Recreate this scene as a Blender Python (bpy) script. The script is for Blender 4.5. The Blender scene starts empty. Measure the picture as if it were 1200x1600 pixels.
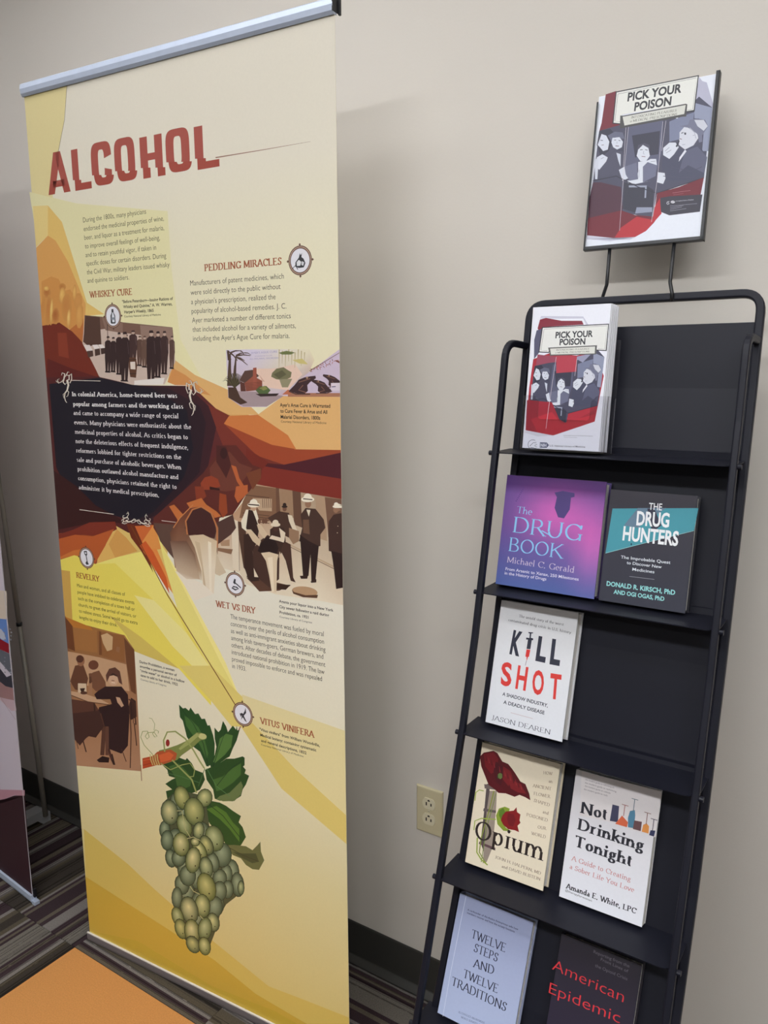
import bpy, bmesh, math, random
import numpy as np
from mathutils import Vector, Matrix
random.seed(5)
PI = math.pi
SC = bpy.context.scene
COL = SC.collection

# ---------------------------------------------------------------- camera
F_PX = 1239.81
YAW, PITCH, ROLL = -0.58868011, 0.17613187, -0.00501614
CAM = np.array([0.89927, -1.54497, 1.58185])
def _axes():
    cy, sy, cp, sp = math.cos(YAW), math.sin(YAW), math.cos(PITCH), math.sin(PITCH)
    fwd = np.array([sy*cp, cy*cp, -sp]); right = np.array([cy, -sy, 0.0]); up = np.cross(right, fwd)
    c, s = math.cos(ROLL), math.sin(ROLL)
    return c*right + s*up, -s*right + c*up, fwd
AR, AU, AF = _axes()
cd = bpy.data.cameras.new('camera'); cam = bpy.data.objects.new('camera', cd); COL.objects.link(cam)
cd.sensor_fit = 'VERTICAL'; cd.sensor_height = 32.0; cd.lens = 32.0*F_PX/1600.0; cd.clip_start = 0.02
M = Matrix.Identity(4)
for i in range(3):
    M[i][0] = AR[i]; M[i][1] = AU[i]; M[i][2] = -AF[i]; M[i][3] = CAM[i]
cam.matrix_world = M
SC.camera = cam

# ---------------------------------------------------------------- world, exposure
w = bpy.data.worlds.new('world'); SC.world = w; w.use_nodes = True
w.node_tree.nodes['Background'].inputs[0].default_value = (0.5, 0.5, 0.5, 1)
w.node_tree.nodes['Background'].inputs[1].default_value = 0.05
SC.view_settings.view_transform = 'Standard'; SC.view_settings.look = 'None'
SC.view_settings.gamma = 1.0; SC.view_settings.use_curve_mapping = False
SC.view_settings.exposure = 0.0
CEIL_Z = 2.95
LIGHTS = [(-0.72, -2.2, 4.4), (-0.72, -0.7, 8.2), (-0.72, 0.8, 5.6), (-1.3, -0.3, 9.0), (-1.3, 1.4, 7.8), (-2.5, -3.0, 3.0), (-2.5, 0.2, 45.0), (-2.5, 1.8, 51.0), (-4.2, -3.0, 6.0), (-4.2, -0.8, 4.0), (-4.2, 1.4, 21.6), (-5.8, 1.0, 2.0)]   # y, x, strength

# ---------------------------------------------------------------- helpers
def lin(c):
    return tuple(((v/255.0)/12.92 if v/255.0 <= 0.04045 else ((v/255.0+0.055)/1.055)**2.4) for v in c)
def tag(o, label=None, cat=None, group=None, kind=None):
    if label: o['label'] = label
    if cat: o['category'] = cat
    if group: o['group'] = group
    if kind: o['kind'] = kind
    return o
def empty(name, loc, label, cat, group=None, rot=None):
    o = bpy.data.objects.new(name, None); COL.objects.link(o); o.location = loc
    o.empty_display_size = 0.05
    if rot is not None: o.rotation_euler = rot
    return tag(o, label, cat, group)
def link(name, me, mat, parent=None, loc=None):
    o = bpy.data.objects.new(name, me); COL.objects.link(o)
    if mat is not None and not me.materials: me.materials.append(mat)
    if parent is not None:
        o.parent = parent
        # meshes are built in world coordinates: undo the parent's placement
        pm = Matrix.Translation(parent.location) @ parent.rotation_euler.to_matrix().to_4x4()
        o.matrix_parent_inverse = pm.inverted()
    if loc is not None: o.location = loc
    return o
def obj(name, bm, mat, parent=None, smooth=False, bevel=0.0, seg=2, loc=None):
    if bevel > 0:
        es = [e for e in bm.edges if len(e.link_faces) == 2 and e.calc_face_angle(0) > 0.6]
        bmesh.ops.bevel(bm, geom=es, offset=bevel, segments=seg, affect='EDGES', profile=0.5)
    bmesh.ops.recalc_face_normals(bm, faces=bm.faces[:])
    me = bpy.data.meshes.new(name); bm.to_mesh(me); bm.free()
    if smooth:
        for p in me.polygons: p.use_smooth = True
    return link(name, me, mat, parent, loc)
def box(bm, lo, hi, M4=None):
    vs = []
    for x in (lo[0], hi[0]):
        for y in (lo[1], hi[1]):
            for z in (lo[2], hi[2]):
                v = Vector((x, y, z)); vs.append(bm.verts.new(M4 @ v if M4 else v))
    for f in ((0,1,3,2),(4,6,7,5),(0,4,5,1),(2,3,7,6),(0,2,6,4),(1,5,7,3)):
        bm.faces.new([vs[i] for i in f])
def bx(lo, hi, M4=None):
    bm = bmesh.new(); box(bm, lo, hi, M4); return bm
def prism(bm, pts, axis_o, U, V, N, d0, d1):
    """closed polygon pts (in U,V) pushed from d0 to d1 along N"""
    a = [bm.verts.new(axis_o + U*p[0] + V*p[1] + N*d0) for p in pts]
    b = [bm.verts.new(axis_o + U*p[0] + V*p[1] + N*d1) for p in pts]
    bm.faces.new(a); bm.faces.new(b[::-1])
    n = len(pts)
    for i in range(n): bm.faces.new([a[i], a[(i+1)%n], b[(i+1)%n], b[i]])
def sweep(bm, path, prof, up=Vector((0,1,0)), cap=True):
    """profile swept along path with parallel transported frames"""
    path = [Vector(p) for p in path]; n = len(path)
    tang = []
    for i in range(n):
        a = path[max(0, i-1)]; b = path[min(n-1, i+1)]; tang.append((b-a).normalized())
    u = (up - tang[0]*up.dot(tang[0])).normalized(); rings = []
    for i in range(n):
        t = tang[i]
        u = (u - t*u.dot(t)).normalized(); v = t.cross(u)
        rings.append([bm.verts.new(path[i] + u*p[0] + v*p[1]) for p in prof])
    k = len(prof)
    for i in range(n-1):
        for j in range(k):
            bm.faces.new([rings[i][j], rings[i][(j+1)%k], rings[i+1][(j+1)%k], rings[i+1][j]])
    if cap:
        bm.faces.new(rings[0][::-1]); bm.faces.new(rings[-1])
def rrect(w, h, r, seg=3):
    pts = []
    for cx, cy, a0 in ((w/2-r, h/2-r, 0), (-w/2+r, h/2-r, PI/2), (-w/2+r, -h/2+r, PI), (w/2-r, -h/2+r, 1.5*PI)):
        for i in range(seg+1):
            a = a0 + i/seg*PI/2; pts.append((cx+r*math.cos(a), cy+r*math.sin(a)))
    return pts
def circ(r, n=12): return [(r*math.cos(2*PI*i/n), r*math.sin(2*PI*i/n)) for i in range(n)]
def fillet(pts, r, seg=6):
    """round the inner corners of an open polyline"""
    pts = [Vector(p) for p in pts]; out = [pts[0]]
    for i in range(1, len(pts)-1):
        a, b, c = pts[i-1], pts[i], pts[i+1]
        d0 = (a-b).normalized(); d1 = (c-b).normalized(); ang = d0.angle(d1)
        t = min(r/math.tan(ang/2), (a-b).length*0.49, (c-b).length*0.49)
        p0 = b+d0*t; p1 = b+d1*t
        for k in range(seg+1):
            s = k/seg
            out.append((1-s)**2*p0 + 2*s*(1-s)*b + s*s*p1)
    out.append(pts[-1]); return out

# ---------------------------------------------------------------- materials
def mat(name, col, rough=0.5, metal=0.0, noise=None, bump=None, coat=0.0, spec=0.5, **kw):
    m = bpy.data.materials.new(name); m.use_nodes = True; nt = m.node_tree; b = nt.nodes['Principled BSDF']
    b.inputs['Roughness'].default_value = rough; b.inputs['Metallic'].default_value = metal
    b.inputs['Coat Weight'].default_value = coat; b.inputs['Coat Roughness'].default_value = 0.06
    b.inputs['Specular IOR Level'].default_value = spec
    c = lin(col) + (1,)
    tc = nt.nodes.new('ShaderNodeTexCoord')
    if noise:
        sc, amt = noise
        n = nt.nodes.new('ShaderNodeTexNoise'); n.inputs['Scale'].default_value = sc; n.inputs['Detail'].default_value = 5
        nt.links.new(tc.outputs['Object'], n.inputs['Vector'])
        mp = nt.nodes.new('ShaderNodeMapRange'); mp.inputs[1].default_value = 0.3; mp.inputs[2].default_value = 0.7
        mp.inputs[3].default_value = 1-amt; mp.inputs[4].default_value = 1+amt
        nt.links.new(n.outputs[0], mp.inputs[0])
        vm = nt.nodes.new('ShaderNodeVectorMath'); vm.operation = 'SCALE'; vm.inputs[0].default_value = c[:3]
        nt.links.new(mp.outputs[0], vm.inputs['Scale']); nt.links.new(vm.outputs[0], b.inputs['Base Color'])
    else: b.inputs['Base Color'].default_value = c
    if bump:
        sc, st = bump
        n = nt.nodes.new('ShaderNodeTexNoise'); n.inputs['Scale'].default_value = sc; n.inputs['Detail'].default_value = 4
        nt.links.new(tc.outputs['Object'], n.inputs['Vector'])
        bp = nt.nodes.new('ShaderNodeBump'); bp.inputs['Strength'].default_value = st; bp.inputs['Distance'].default_value = 0.002
        nt.links.new(n.outputs[0], bp.inputs['Height']); nt.links.new(bp.outputs[0], b.inputs['Normal'])
    for k, v in kw.items(): b.inputs[k.replace('_', ' ')].default_value = v
    return m
def print_mat(name, rough, coat=0.0, wave=0.0, bumpscale=6.0, grain=0.012):
    """printed ink: colour from the mesh's colour attribute, faint grain"""
    m = bpy.data.materials.new(name); m.use_nodes = True; nt = m.node_tree; b = nt.nodes['Principled BSDF']
    at = nt.nodes.new('ShaderNodeAttribute'); at.attribute_name = 'Col'
    n = nt.nodes.new('ShaderNodeTexNoise'); n.inputs['Scale'].default_value = 220; n.inputs['Detail'].default_value = 3
    tc = nt.nodes.new('ShaderNodeTexCoord'); nt.links.new(tc.outputs['Object'], n.inputs['Vector'])
    mp = nt.nodes.new('ShaderNodeMapRange'); mp.inputs[1].default_value = 0.3; mp.inputs[2].default_value = 0.7
    mp.inputs[3].default_value = 1-grain; mp.inputs[4].default_value = 1+grain; nt.links.new(n.outputs[0], mp.inputs[0])
    vm = nt.nodes.new('ShaderNodeVectorMath'); vm.operation = 'SCALE'
    nt.links.new(at.outputs['Color'], vm.inputs[0]); nt.links.new(mp.outputs[0], vm.inputs['Scale'])
    nt.links.new(vm.outputs[0], b.inputs['Base Color'])
    b.inputs['Roughness'].default_value = rough; b.inputs['Coat Weight'].default_value = coat
    b.inputs['Coat Roughness'].default_value = 0.05
    if wave > 0:
        n2 = nt.nodes.new('ShaderNodeTexNoise'); n2.inputs['Scale'].default_value = bumpscale; n2.inputs['Detail'].default_value = 2
        nt.links.new(tc.outputs['Object'], n2.inputs['Vector'])
        bp = nt.nodes.new('ShaderNodeBump'); bp.inputs['Strength'].default_value = wave; bp.inputs['Distance'].default_value = 0.01
        nt.links.new(n2.outputs[0], bp.inputs['Height'])
        nt.links.new(bp.outputs[0], b.inputs['Coat Normal']); nt.links.new(bp.outputs[0], b.inputs['Normal'])
    return m
M_WALL = mat('wall_paint', (209, 203, 194), 0.75, bump=(180, 0.12), noise=(1.5, 0.012))
M_CEIL = mat('ceiling_tile', (232, 230, 226), 0.9, bump=(120, 0.3))
M_BASE = mat('rubber_base', (54, 53, 50), 0.5, noise=(6, 0.06))
M_METAL = mat('black_powder_coat', (20, 21, 32), 0.5, bump=(900, 0.04), noise=(8, 0.03), spec=0.3)
M_ALU = mat('brushed_aluminium', (186, 196, 214), 0.42, metal=0.25, noise=(30, 0.03))
M_BAR = mat('base_bar_grey', (122, 115, 117), 0.4, metal=0.2)
M_PLATE = mat('almond_plastic', (200, 190, 156), 0.35)
M_PLATE2 = mat('almond_receptacle', (216, 208, 180), 0.3)
M_DARK = mat('dark_slot', (30, 24, 18), 0.6)
M_PAPER = mat('page_edges', (240, 238, 232), 0.8, noise=(300, 0.08))
M_WHITE = mat('white_paper', (238, 238, 240), 0.5)
M_BLACK = mat('black_plastic', (22, 23, 27), 0.4)
P_BANNER = print_mat('printed_vinyl', 0.45, wave=0.015, bumpscale=3)
P_GLOSS = print_mat('laminated_cover', 0.38, coat=0.12, wave=0.02, bumpscale=9)
P_JACKET = print_mat('film_covered_jacket', 0.25, coat=0.9, wave=0.09, bumpscale=10)
P_MATTE = print_mat('matte_cover', 0.5)
def acrylic(name, gl, tint):
    m = bpy.data.materials.new(name); m.use_nodes = True; nt = m.node_tree; nt.nodes.remove(nt.nodes['Principled BSDF'])
    t = nt.nodes.new('ShaderNodeBsdfTransparent'); t.inputs[0].default_value = (tint, tint, tint*1.01, 1)
    g = nt.nodes.new('ShaderNodeBsdfGlossy'); g.inputs['Roughness'].default_value = 0.08
    mx = nt.nodes.new('ShaderNodeMixShader'); mx.inputs[0].default_value = gl
    nt.links.new(t.outputs[0], mx.inputs[1]); nt.links.new(g.outputs[0], mx.inputs[2]); nt.links.new(mx.outputs[0], nt.nodes['Material Output'].inputs[0]); return m
M_ACRYL = acrylic('clear_acrylic', 0.05, 0.965); M_ACRYL_EDGE = acrylic('acrylic_cut_edge', 0.5, 0.75)
def edge_glass(o, N):
    o.data.materials.append(M_ACRYL_EDGE)
    for p in o.data.polygons:
        if abs(p.normal.dot(N)) < 0.5: p.material_index = 1
def emis(name, col, s):
    m = bpy.data.materials.new(name); m.use_nodes = True; b = m.node_tree.nodes['Principled BSDF']
    b.inputs['Emission Color'].default_value = lin(col)+(1,); b.inputs['Emission Strength'].default_value = s
    b.inputs['Base Color'].default_value = (0.8, 0.8, 0.8, 1); return m

# ---------------------------------------------------------------- lettering
_cache = {}
def glyph_sans(s, bold):
    k = (s, bold)
    if k not in _cache:
        c = bpy.data.curves.new('t', 'FONT'); c.body = s; c.size = 1; c.offset = bold; c.resolution_u = 3
        o = bpy.data.objects.new('t', c); me = bpy.data.meshes.new_from_object(o)
        vs = [(v.co.x, v.co.y) for v in me.vertices]; fs = [tuple(p.vertices) for p in me.polygons]
        bpy.data.objects.remove(o); bpy.data.curves.remove(c); bpy.data.meshes.remove(me)
        x0 = min(v[0] for v in vs); x1 = max(v[0] for v in vs)
        _cache[k] = ([((x-x0)/0.729, y/0.729) for x, y in vs], fs, (x1-x0)/0.729)   # cap height = 1
    return _cache[k]
# a roman letter drawn with a pen: l x0 y0 x1 y1 flags, a cx cy rx ry a0 a1; cap height 100, x height 66
G = {
'A':(90,'l 2 0 44 100 1|l 88 0 44 100 1|l 18 34 72 34 0'),
'B':(78,'l 14 0 14 100 3|l 14 100 40 100 0|a 40 76 24 24 -90 90|l 14 52 44 52 0|a 42 26 30 26 -90 90|l 14 0 42 0 0'),
'C':(86,'a 50 50 44 50 42 318|l 84 70 86 96 0'),
'D':(94,'l 14 0 14 100 3|l 14 100 42 100 0|a 42 50 46 50 -90 90|l 14 0 42 0 0'),
'E':(76,'l 14 0 14 100 3|l 14 100 68 100 8|l 14 52 52 52 8|l 14 0 72 0 8'),
'F':(72,'l 14 0 14 100 3|l 14 100 68 100 8|l 14 50 52 50 8'),
'G':(94,'a 50 50 44 50 42 320|l 84 72 86 96 0|l 84 2 84 42 2'),
'H':(98,'l 14 0 14 100 3|l 84 0 84 100 3|l 14 52 84 52 0'),
'I':(32,'l 16 0 16 100 3'),
'J':(44,'l 28 10 28 100 2|a 14 8 14 18 -150 0'),
'K':(88,'l 14 0 14 100 3|l 80 100 14 42 1|l 34 58 86 0 2'),
'L':(74,'l 14 0 14 100 3|l 14 0 70 0 8'),
'M':(112,'l 14 0 14 100 1|l 14 100 56 12 0|l 98 100 56 12 0|l 98 0 98 100 3|l 10 100 16 100 0'),
'N':(98,'l 14 0 14 100 1|l 14 100 84 0 0|l 84 0 84 100 2'),
'O':(98,'a 49 50 44 50 0 360'),
'P':(74,'l 14 0 14 100 3|l 14 100 42 100 0|a 40 73 27 27 -90 90|l 14 46 42 46 0'),
'Q':(98,'a 49 50 44 50 0 360|l 52 4 96 -22 0'),
'R':(84,'l 14 0 14 100 3|l 14 100 42 100 0|a 40 74 25 26 -90 90|l 14 48 42 48 0|l 42 48 82 0 2'),
'S':(66,'a 34 75 24 25 50 270|a 32 26 26 26 -130 90|l 55 74 57 96 0|l 8 4 8 28 0'),
'T':(82,'l 41 0 41 100 1|l 2 100 80 100 12'),
'U':(94,'l 14 36 14 100 2|a 47 34 33 36 180 360|l 80 34 80 100 2'),
'V':(90,'l 2 100 46 0 1|l 88 100 46 0 1'),
'W':(128,'l 2 100 36 0 1|l 64 100 36 0 0|l 60 96 92 0 0|l 126 100 92 0 1'),
'X':(88,'l 4 100 84 0 3|l 82 100 6 0 3'),
'Y':(84,'l 42 0 42 46 1|l 2 100 42 46 1|l 82 100 42 46 1'),
'Z':(80,'l 8 96 72 98 4|l 72 98 6 2 0|l 6 2 74 2 8'),
'a':(56,'a 24 20 19 20 20 330|l 42 8 42 46 0|a 26 46 16 20 0 150|l 42 6 52 0 0'),
'b':(64,'l 12 4 12 104 2|a 34 33 24 33 -150 150'),
'c':(54,'a 32 33 25 33 50 310'),
'd':(66,'a 30 33 24 33 30 330|l 52 0 52 104 3'),
'e':(56,'a 30 33 25 33 0 310|l 6 38 54 38 0'),
'f':(38,'l 16 0 16 84 1|a 30 84 14 20 60 180|l 2 64 34 64 0'),
'g':(58,'a 28 42 20 24 0 360|a 28 -10 25 20 0 360|l 42 60 58 64 0|l 16 20 14 8 0'),
'h':(68,'l 12 0 12 104 3|a 34 40 20 26 20 170|l 54 0 54 44 1'),
'i':(32,'l 16 0 16 66 3|a 16 92 3 4 0 360'),
'j':(30,'l 18 -10 18 66 2|a 6 -12 12 14 -120 0|a 18 92 3 4 0 360'),
'k':(64,'l 12 0 12 104 3|l 54 66 14 28 1|l 26 40 62 0 2'),
'l':(32,'l 16 0 16 104 3'),
'm':(104,'l 12 0 12 66 3|a 32 40 20 26 10 170|l 52 0 52 44 1|a 72 40 20 26 10 170|l 92 0 92 44 1'),
'n':(68,'l 12 0 12 66 3|a 34 40 20 26 10 170|l 54 0 54 44 1'),
'o':(62,'a 31 33 26 33 0 360'),
'p':(66,'l 12 -30 12 66 3|a 34 33 24 33 -150 150'),
'q':(64,'a 30 33 24 33 30 330|l 52 -30 52 66 1'),
'r':(48,'l 14 0 14 66 3|a 34 44 18 22 60 160'),
's':(48,'a 25 50 17 16 40 270|a 23 17 19 17 -130 90'),
't':(38,'l 16 12 16 84 0|l 2 64 34 64 0|a 28 14 12 14 180 300'),
'u':(68,'l 12 24 12 66 2|a 32 24 20 24 180 350|l 52 0 52 66 3'),
'v':(62,'l 2 66 32 0 1|l 60 66 32 0 1'),
'w':(92,'l 2 66 27 0 1|l 47 66 27 0 0|l 45 64 68 0 0|l 90 66 68 0 1'),
'x':(62,'l 4 66 58 0 3|l 56 66 6 0 3'),
'y':(62,'l 2 66 32 0 1|l 60 66 20 -30 1|l 20 -30 8 -28 0'),
'z':(56,'l 8 63 50 64 4|l 50 64 6 2 0|l 6 2 52 2 8'),
'.':(28,'a 12 3 4 4 0 360'), ',':(28,'a 12 4 4 4 0 360|l 15 4 8 -16 0'), '-':(40,'l 6 36 34 36 0'),
"'":(22,'l 11 80 11 102 0'), '@':(90,'a 45 45 38 44 0 320|a 45 45 16 20 0 360'),
}
def glyph_serif(s, style):
    """style: (thick, thin, serif half length, serif thickness, tilt)"""
    k = (s, style)
    if k in _cache: return _cache[k]
    TH, TN, SL, ST, tilt = style; V = []; F = []
    def wid(dx, dy):
        a = math.atan2(dy, dx) - tilt
        return TN + (TH-TN)*abs(math.sin(a))
    def quad(p, q, wp, wq):
        dx, dy = q[0]-p[0], q[1]-p[1]; L = math.hypot(dx, dy) or 1; nx, ny = -dy/L, dx/L
        b = len(V)
        V.extend([(p[0]+nx*wp/2, p[1]+ny*wp/2), (p[0]-nx*wp/2, p[1]-ny*wp/2), (q[0]-nx*wq/2, q[1]-ny*wq/2), (q[0]+nx*wq/2, q[1]+ny*wq/2)])
        F.append((b, b+1, b+2, b+3))
    X = 0.0
    for ch in s:
        if ch == ' ': X += 44; continue
        if ch == '\t': X += 90; continue
        adv, d = G.get(ch, G['o'])
        for e in d.split('|'):
            t = e.split(); v = [float(q) for q in t[1:]]
            if t[0] == 'l':
                x0, y0, x1, y1, fl = v; fl = int(fl); wd = wid(x1-x0, y1-y0)
                # keep stems inside the letter height
                def inset(y, o): return y
                p = (X+x0, y0); q = (X+x1, y1)
                if abs(y1-y0) < 1:      # horizontals sit inside the height
                    off = ST/2 if y0 < 3 else (-ST/2 if y0 > 90 else 0)
                    p = (p[0], p[1]+off); q = (q[0], q[1]+off); wd = max(ST, TN)
                quad(p, q, wd, wd)
                for bit, pt, oth in ((1, p, q), (2, q, p)):
                    if fl & bit:
                        yy = pt[1] + (ST/2 if pt[1] < oth[1] else -ST/2)
                        h = SL + wd/2
                        quad((pt[0]-h, yy), (pt[0]+h, yy), ST, ST)
                for bit, pt, dr in ((4, p, 1), (8, q, -1)):
                    if fl & bit:
                        up = -1 if pt[1] > 60 else 1
                        if 30 < pt[1] < 60: quad((pt[0]+dr*TN/2, pt[1]-SL), (pt[0]+dr*TN/2, pt[1]+SL), TN*1.2, TN*1.2)
                        else: quad((pt[0]+dr*TN/2, pt[1]-up*ST/2), (pt[0]+dr*TN*0.5, pt[1]+up*SL*1.6), TN*1.6, TN)
            else:
                cx, cy, rx, ry, a0, a1 = v; rx = max(rx, 1); n = 18 if abs(a1-a0) > 200 else 11; ring = []
                r0 = rx - TH/2*0.5 if rx > 8 else rx
                ryy = ry - TN/2 if ry > 8 else ry
                for i in range(n+1):
                    a = math.radians(a0+(a1-a0)*i/n)
                    dx, dy = -rx*math.sin(a), ry*math.cos(a); wd = wid(dx, dy) if rx > 8 else TH*0.75
                    L = math.hypot(dx, dy) or 1; nx, ny = dy/L, -dx/L
                    px, py = X+cx+r0*math.cos(a), cy+ryy*math.sin(a)
                    ring.append(((px+nx*wd/2, py+ny*wd/2), (px-nx*wd/2, py-ny*wd/2)))
                b = len(V)
                for o_, i_ in ring: V.extend([o_, i_])
                for i in range(n): F.append((b+2*i, b+2*i+1, b+2*i+3, b+2*i+2))
        X += adv + TH*0.25 + SL*0.35
    x0 = min(v[0] for v in V); x1 = max(v[0] for v in V)
    _cache[k] = ([((x-x0)/100, y/100) for x, y in V], F, (x1-x0)/100)
    return _cache[k]
ROMAN = (15, 5.5, 7, 4.5, 0.25); LIGHT = (11, 4, 6, 3.5, 0.25); SLAB = (21, 12, 8, 11, 0.0); BOLDR = (22, 9, 8, 7, 0.2)

# ---------------------------------------------------------------- flat prints
class Print:
    """ink on a flat face: origin O, unit axes U (right) and V (up); mm-thin layers over the sheet"""
    def __init__(s, O, U, V, parent, mat, lift=0.0003):
        s.O = Vector(O); s.U = Vector(U).normalized(); s.V = Vector(V).normalized(); s.N = s.U.cross(s.V).normalized()
        s.parent = parent; s.mat = mat; s.k = 0; s.lift = lift; s.parts = {}; s.cur = None; s.z = (0, 0, 1)
        s.gain = lambda u, v: 1.0
        s.map = None; s.bb = []; s.snap = 0
    def part(s, name): 
        s.cur = s.parts.setdefault(name + '#' + str(len(s.parts)), ([], [], [])); return s
    def zoom(s, ox, oy, sc): s.z = (ox, oy, sc)
    def uv(s, p):
        if s.map: return s.map(p)
        px = (s.z[0]+p[0]/s.z[2], s.z[1]+p[1]/s.z[2])
        d = AF + AR*(px[0]-600)/F_PX + AU*(800-px[1])/F_PX
        n = np.array(s.N); O = np.array(s.O); t = ((O-CAM)@n)/(d@n); P = CAM + d*t - O
        return (float(P@np.array(s.U)), float(P@np.array(s.V)))
    def emit(s, uvs, faces, cols, step=True):
        V, F, C = s.cur; b = len(V)
        if s.snap: uvs = [(0.0 if abs(u) < 0.008 else (s.snap if abs(u-s.snap) < 0.008 else u), v) for u, v in uvs]
        x0 = min(q[0] for q in uvs); x1 = max(q[0] for q in uvs); y0 = min(q[1] for q in uvs); y1 = max(q[1] for q in uvs)
        lay = 1 + max([r[4] for r in s.bb if r[0] < x1 and r[1] > x0 and r[2] < y1 and r[3] > y0], default=0)
        s.bb.append((x0, x1, y0, y1, lay))
        h = s.lift + lay*4e-6
        for (u, v), c in zip(uvs, cols):
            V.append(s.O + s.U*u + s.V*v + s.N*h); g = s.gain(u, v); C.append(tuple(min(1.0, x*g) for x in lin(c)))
        for f in faces: F.append(tuple(b+i for i in f))
    def poly(s, pts, col, cols=None):
        if isinstance(pts, str): pts = [tuple(float(a) for a in q.split(',')) for q in pts.split()]
        uvs = [s.uv(p) for p in pts]
        s.emit(uvs, [tuple(range(len(uvs)))], cols or [col]*len(uvs))
    def polys(s, data):
        for d in data.strip().split('\n'):
            c, p = d.split(':'); s.poly(p.strip(), tuple(int(x) for x in c.split(',')))
    def strip(s, pts, wd, col, closed=False):
        """line of width wd (in the same pixel scale)"""
        if isinstance(pts, str): pts = [tuple(float(a) for a in q.split(',')) for q in pts.split()]
        n = len(pts); L = []; R = []
        for i in range(n):
            a = pts[max(0, i-1)]; b = pts[min(n-1, i+1)]
            dx, dy = b[0]-a[0], b[1]-a[1]; l = math.hypot(dx, dy) or 1
            w_ = wd if not isinstance(wd, (list, tuple)) else wd[0]+(wd[1]-wd[0])*i/(n-1)
            L.append(s.uv((pts[i][0]-dy/l*w_/2, pts[i][1]+dx/l*w_/2))); R.append(s.uv((pts[i][0]+dy/l*w_/2, pts[i][1]-dx/l*w_/2)))
        s.emit(L+R, [(i, i+1, n+i+1, n+i) for i in range(n-1)], [col]*(2*n))
    def blob(s, c, rx, ry, rot, cen, edge, n=16, off=(-0.25, -0.2)):
        """ellipse shaded from a centre colour to an edge colour"""
        ca, sa = math.cos(rot), math.sin(rot); pts = [(c[0]+rx*off[0], c[1]+ry*off[1])]
        for ring in (0.55, 1.0):
            for i in range(n):
                a = 2*PI*i/n; x, y = rx*ring*math.cos(a), ry*ring*math.sin(a)
                if ring < 1: x += rx*off[0]*0.5; y += ry*off[1]*0.5
                pts.append((c[0]+x*ca-y*sa, c[1]+x*sa+y*ca))
        mid = tuple(cen[i]*0.6+edge[i]*0.4 for i in range(3))
        fs = [(0, 1+i, 1+(i+1)%n) for i in range(n)] + [(1+i, 1+n+i, 1+n+(i+1)%n, 1+(i+1)%n) for i in range(n)]
        s.emit([s.uv(p) for p in pts], fs, [cen]+[mid]*n+[edge]*n)
    def ell(s, c, rx, ry, col, rot=0, n=14):
        ca, sa = math.cos(rot), math.sin(rot)
        s.poly([(c[0]+rx*math.cos(2*PI*i/n)*ca-ry*math.sin(2*PI*i/n)*sa, c[1]+rx*math.cos(2*PI*i/n)*sa+ry*math.sin(2*PI*i/n)*ca) for i in range(n)], col)
    def text(s, txt, p0, p1, cap, col, font='sans', bold=0.0, level=False, shear=0.0, fit=True, ref=None):
        """baseline from p0 to p1, cap height in pixels measured at p0"""
        a = s.uv(p0); b = s.uv(p1); t = s.uv((p0[0], p0[1]-cap)); H = math.hypot(t[0]-a[0], t[1]-a[1])
        if level: b = (b[0], a[1])
        gl = (lambda q: glyph_sans(q, bold)) if font == 'sans' else (lambda q: glyph_serif(q, font))
        V, F, W = gl(txt); Wr = gl(ref)[2] if ref else W
        dx, dy = b[0]-a[0], b[1]-a[1]; L = math.hypot(dx, dy); ex, ey = dx/L, dy/L; sx = L/Wr
        uvs = [(a[0]+ex*(x*sx+y*H*shear)-ey*y*H, a[1]+ey*(x*sx+y*H*shear)+ex*y*H) for x, y in V]
        s.emit(uvs, F, [col]*len(uvs))
    def block(s, lines, p0, pn, pr, ri, cap, col, font='sans', bold=0.0, align='l'):
        """lines of text: first baseline-left p0, last pn, right end pr of line ri"""
        a = s.uv(p0); e = s.uv(pn); r = s.uv(pr); t = s.uv((p0[0], p0[1]-cap)); H = abs(t[1]-a[1])
        gl = (lambda q: glyph_sans(q, bold)) if font == 'sans' else (lambda q: glyph_serif(q, font))
        n = len(lines); pitch = (e[1]-a[1])/max(1, n-1)
        x0 = a[0] + (e[0]-a[0])*ri/max(1, n-1)
        sx = (r[0]-x0)/gl(lines[ri])[2]
        for i, ln in enumerate(lines):
            V, F, W = gl(ln); x = a[0] + (e[0]-a[0])*i/max(1, n-1)
            if align == 'c': x = (a[0]+r[0])/2 - W*sx/2
            if align == 'r': x = r[0] - W*sx
            s.emit([(x+q[0]*sx, a[1]+pitch*i+q[1]*H) for q in V], F, [col]*len(V))
    def done(s, labels={}):
        out = []
        for k, (V, F, C) in s.parts.items():
            if not V: continue
            name = k.split('#')[0]; me = bpy.data.meshes.new(name); me.from_pydata(V, [], F)
            ca = me.color_attributes.new('Col', 'FLOAT_COLOR', 'POINT')
            ca.data.foreach_set('color', np.array([c+(1.0,) for c in C], dtype=np.float32).ravel())
            o = link(name, me, s.mat, s.parent); out.append(o)
            if name in labels: o['label'] = labels[name]
        return out

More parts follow.
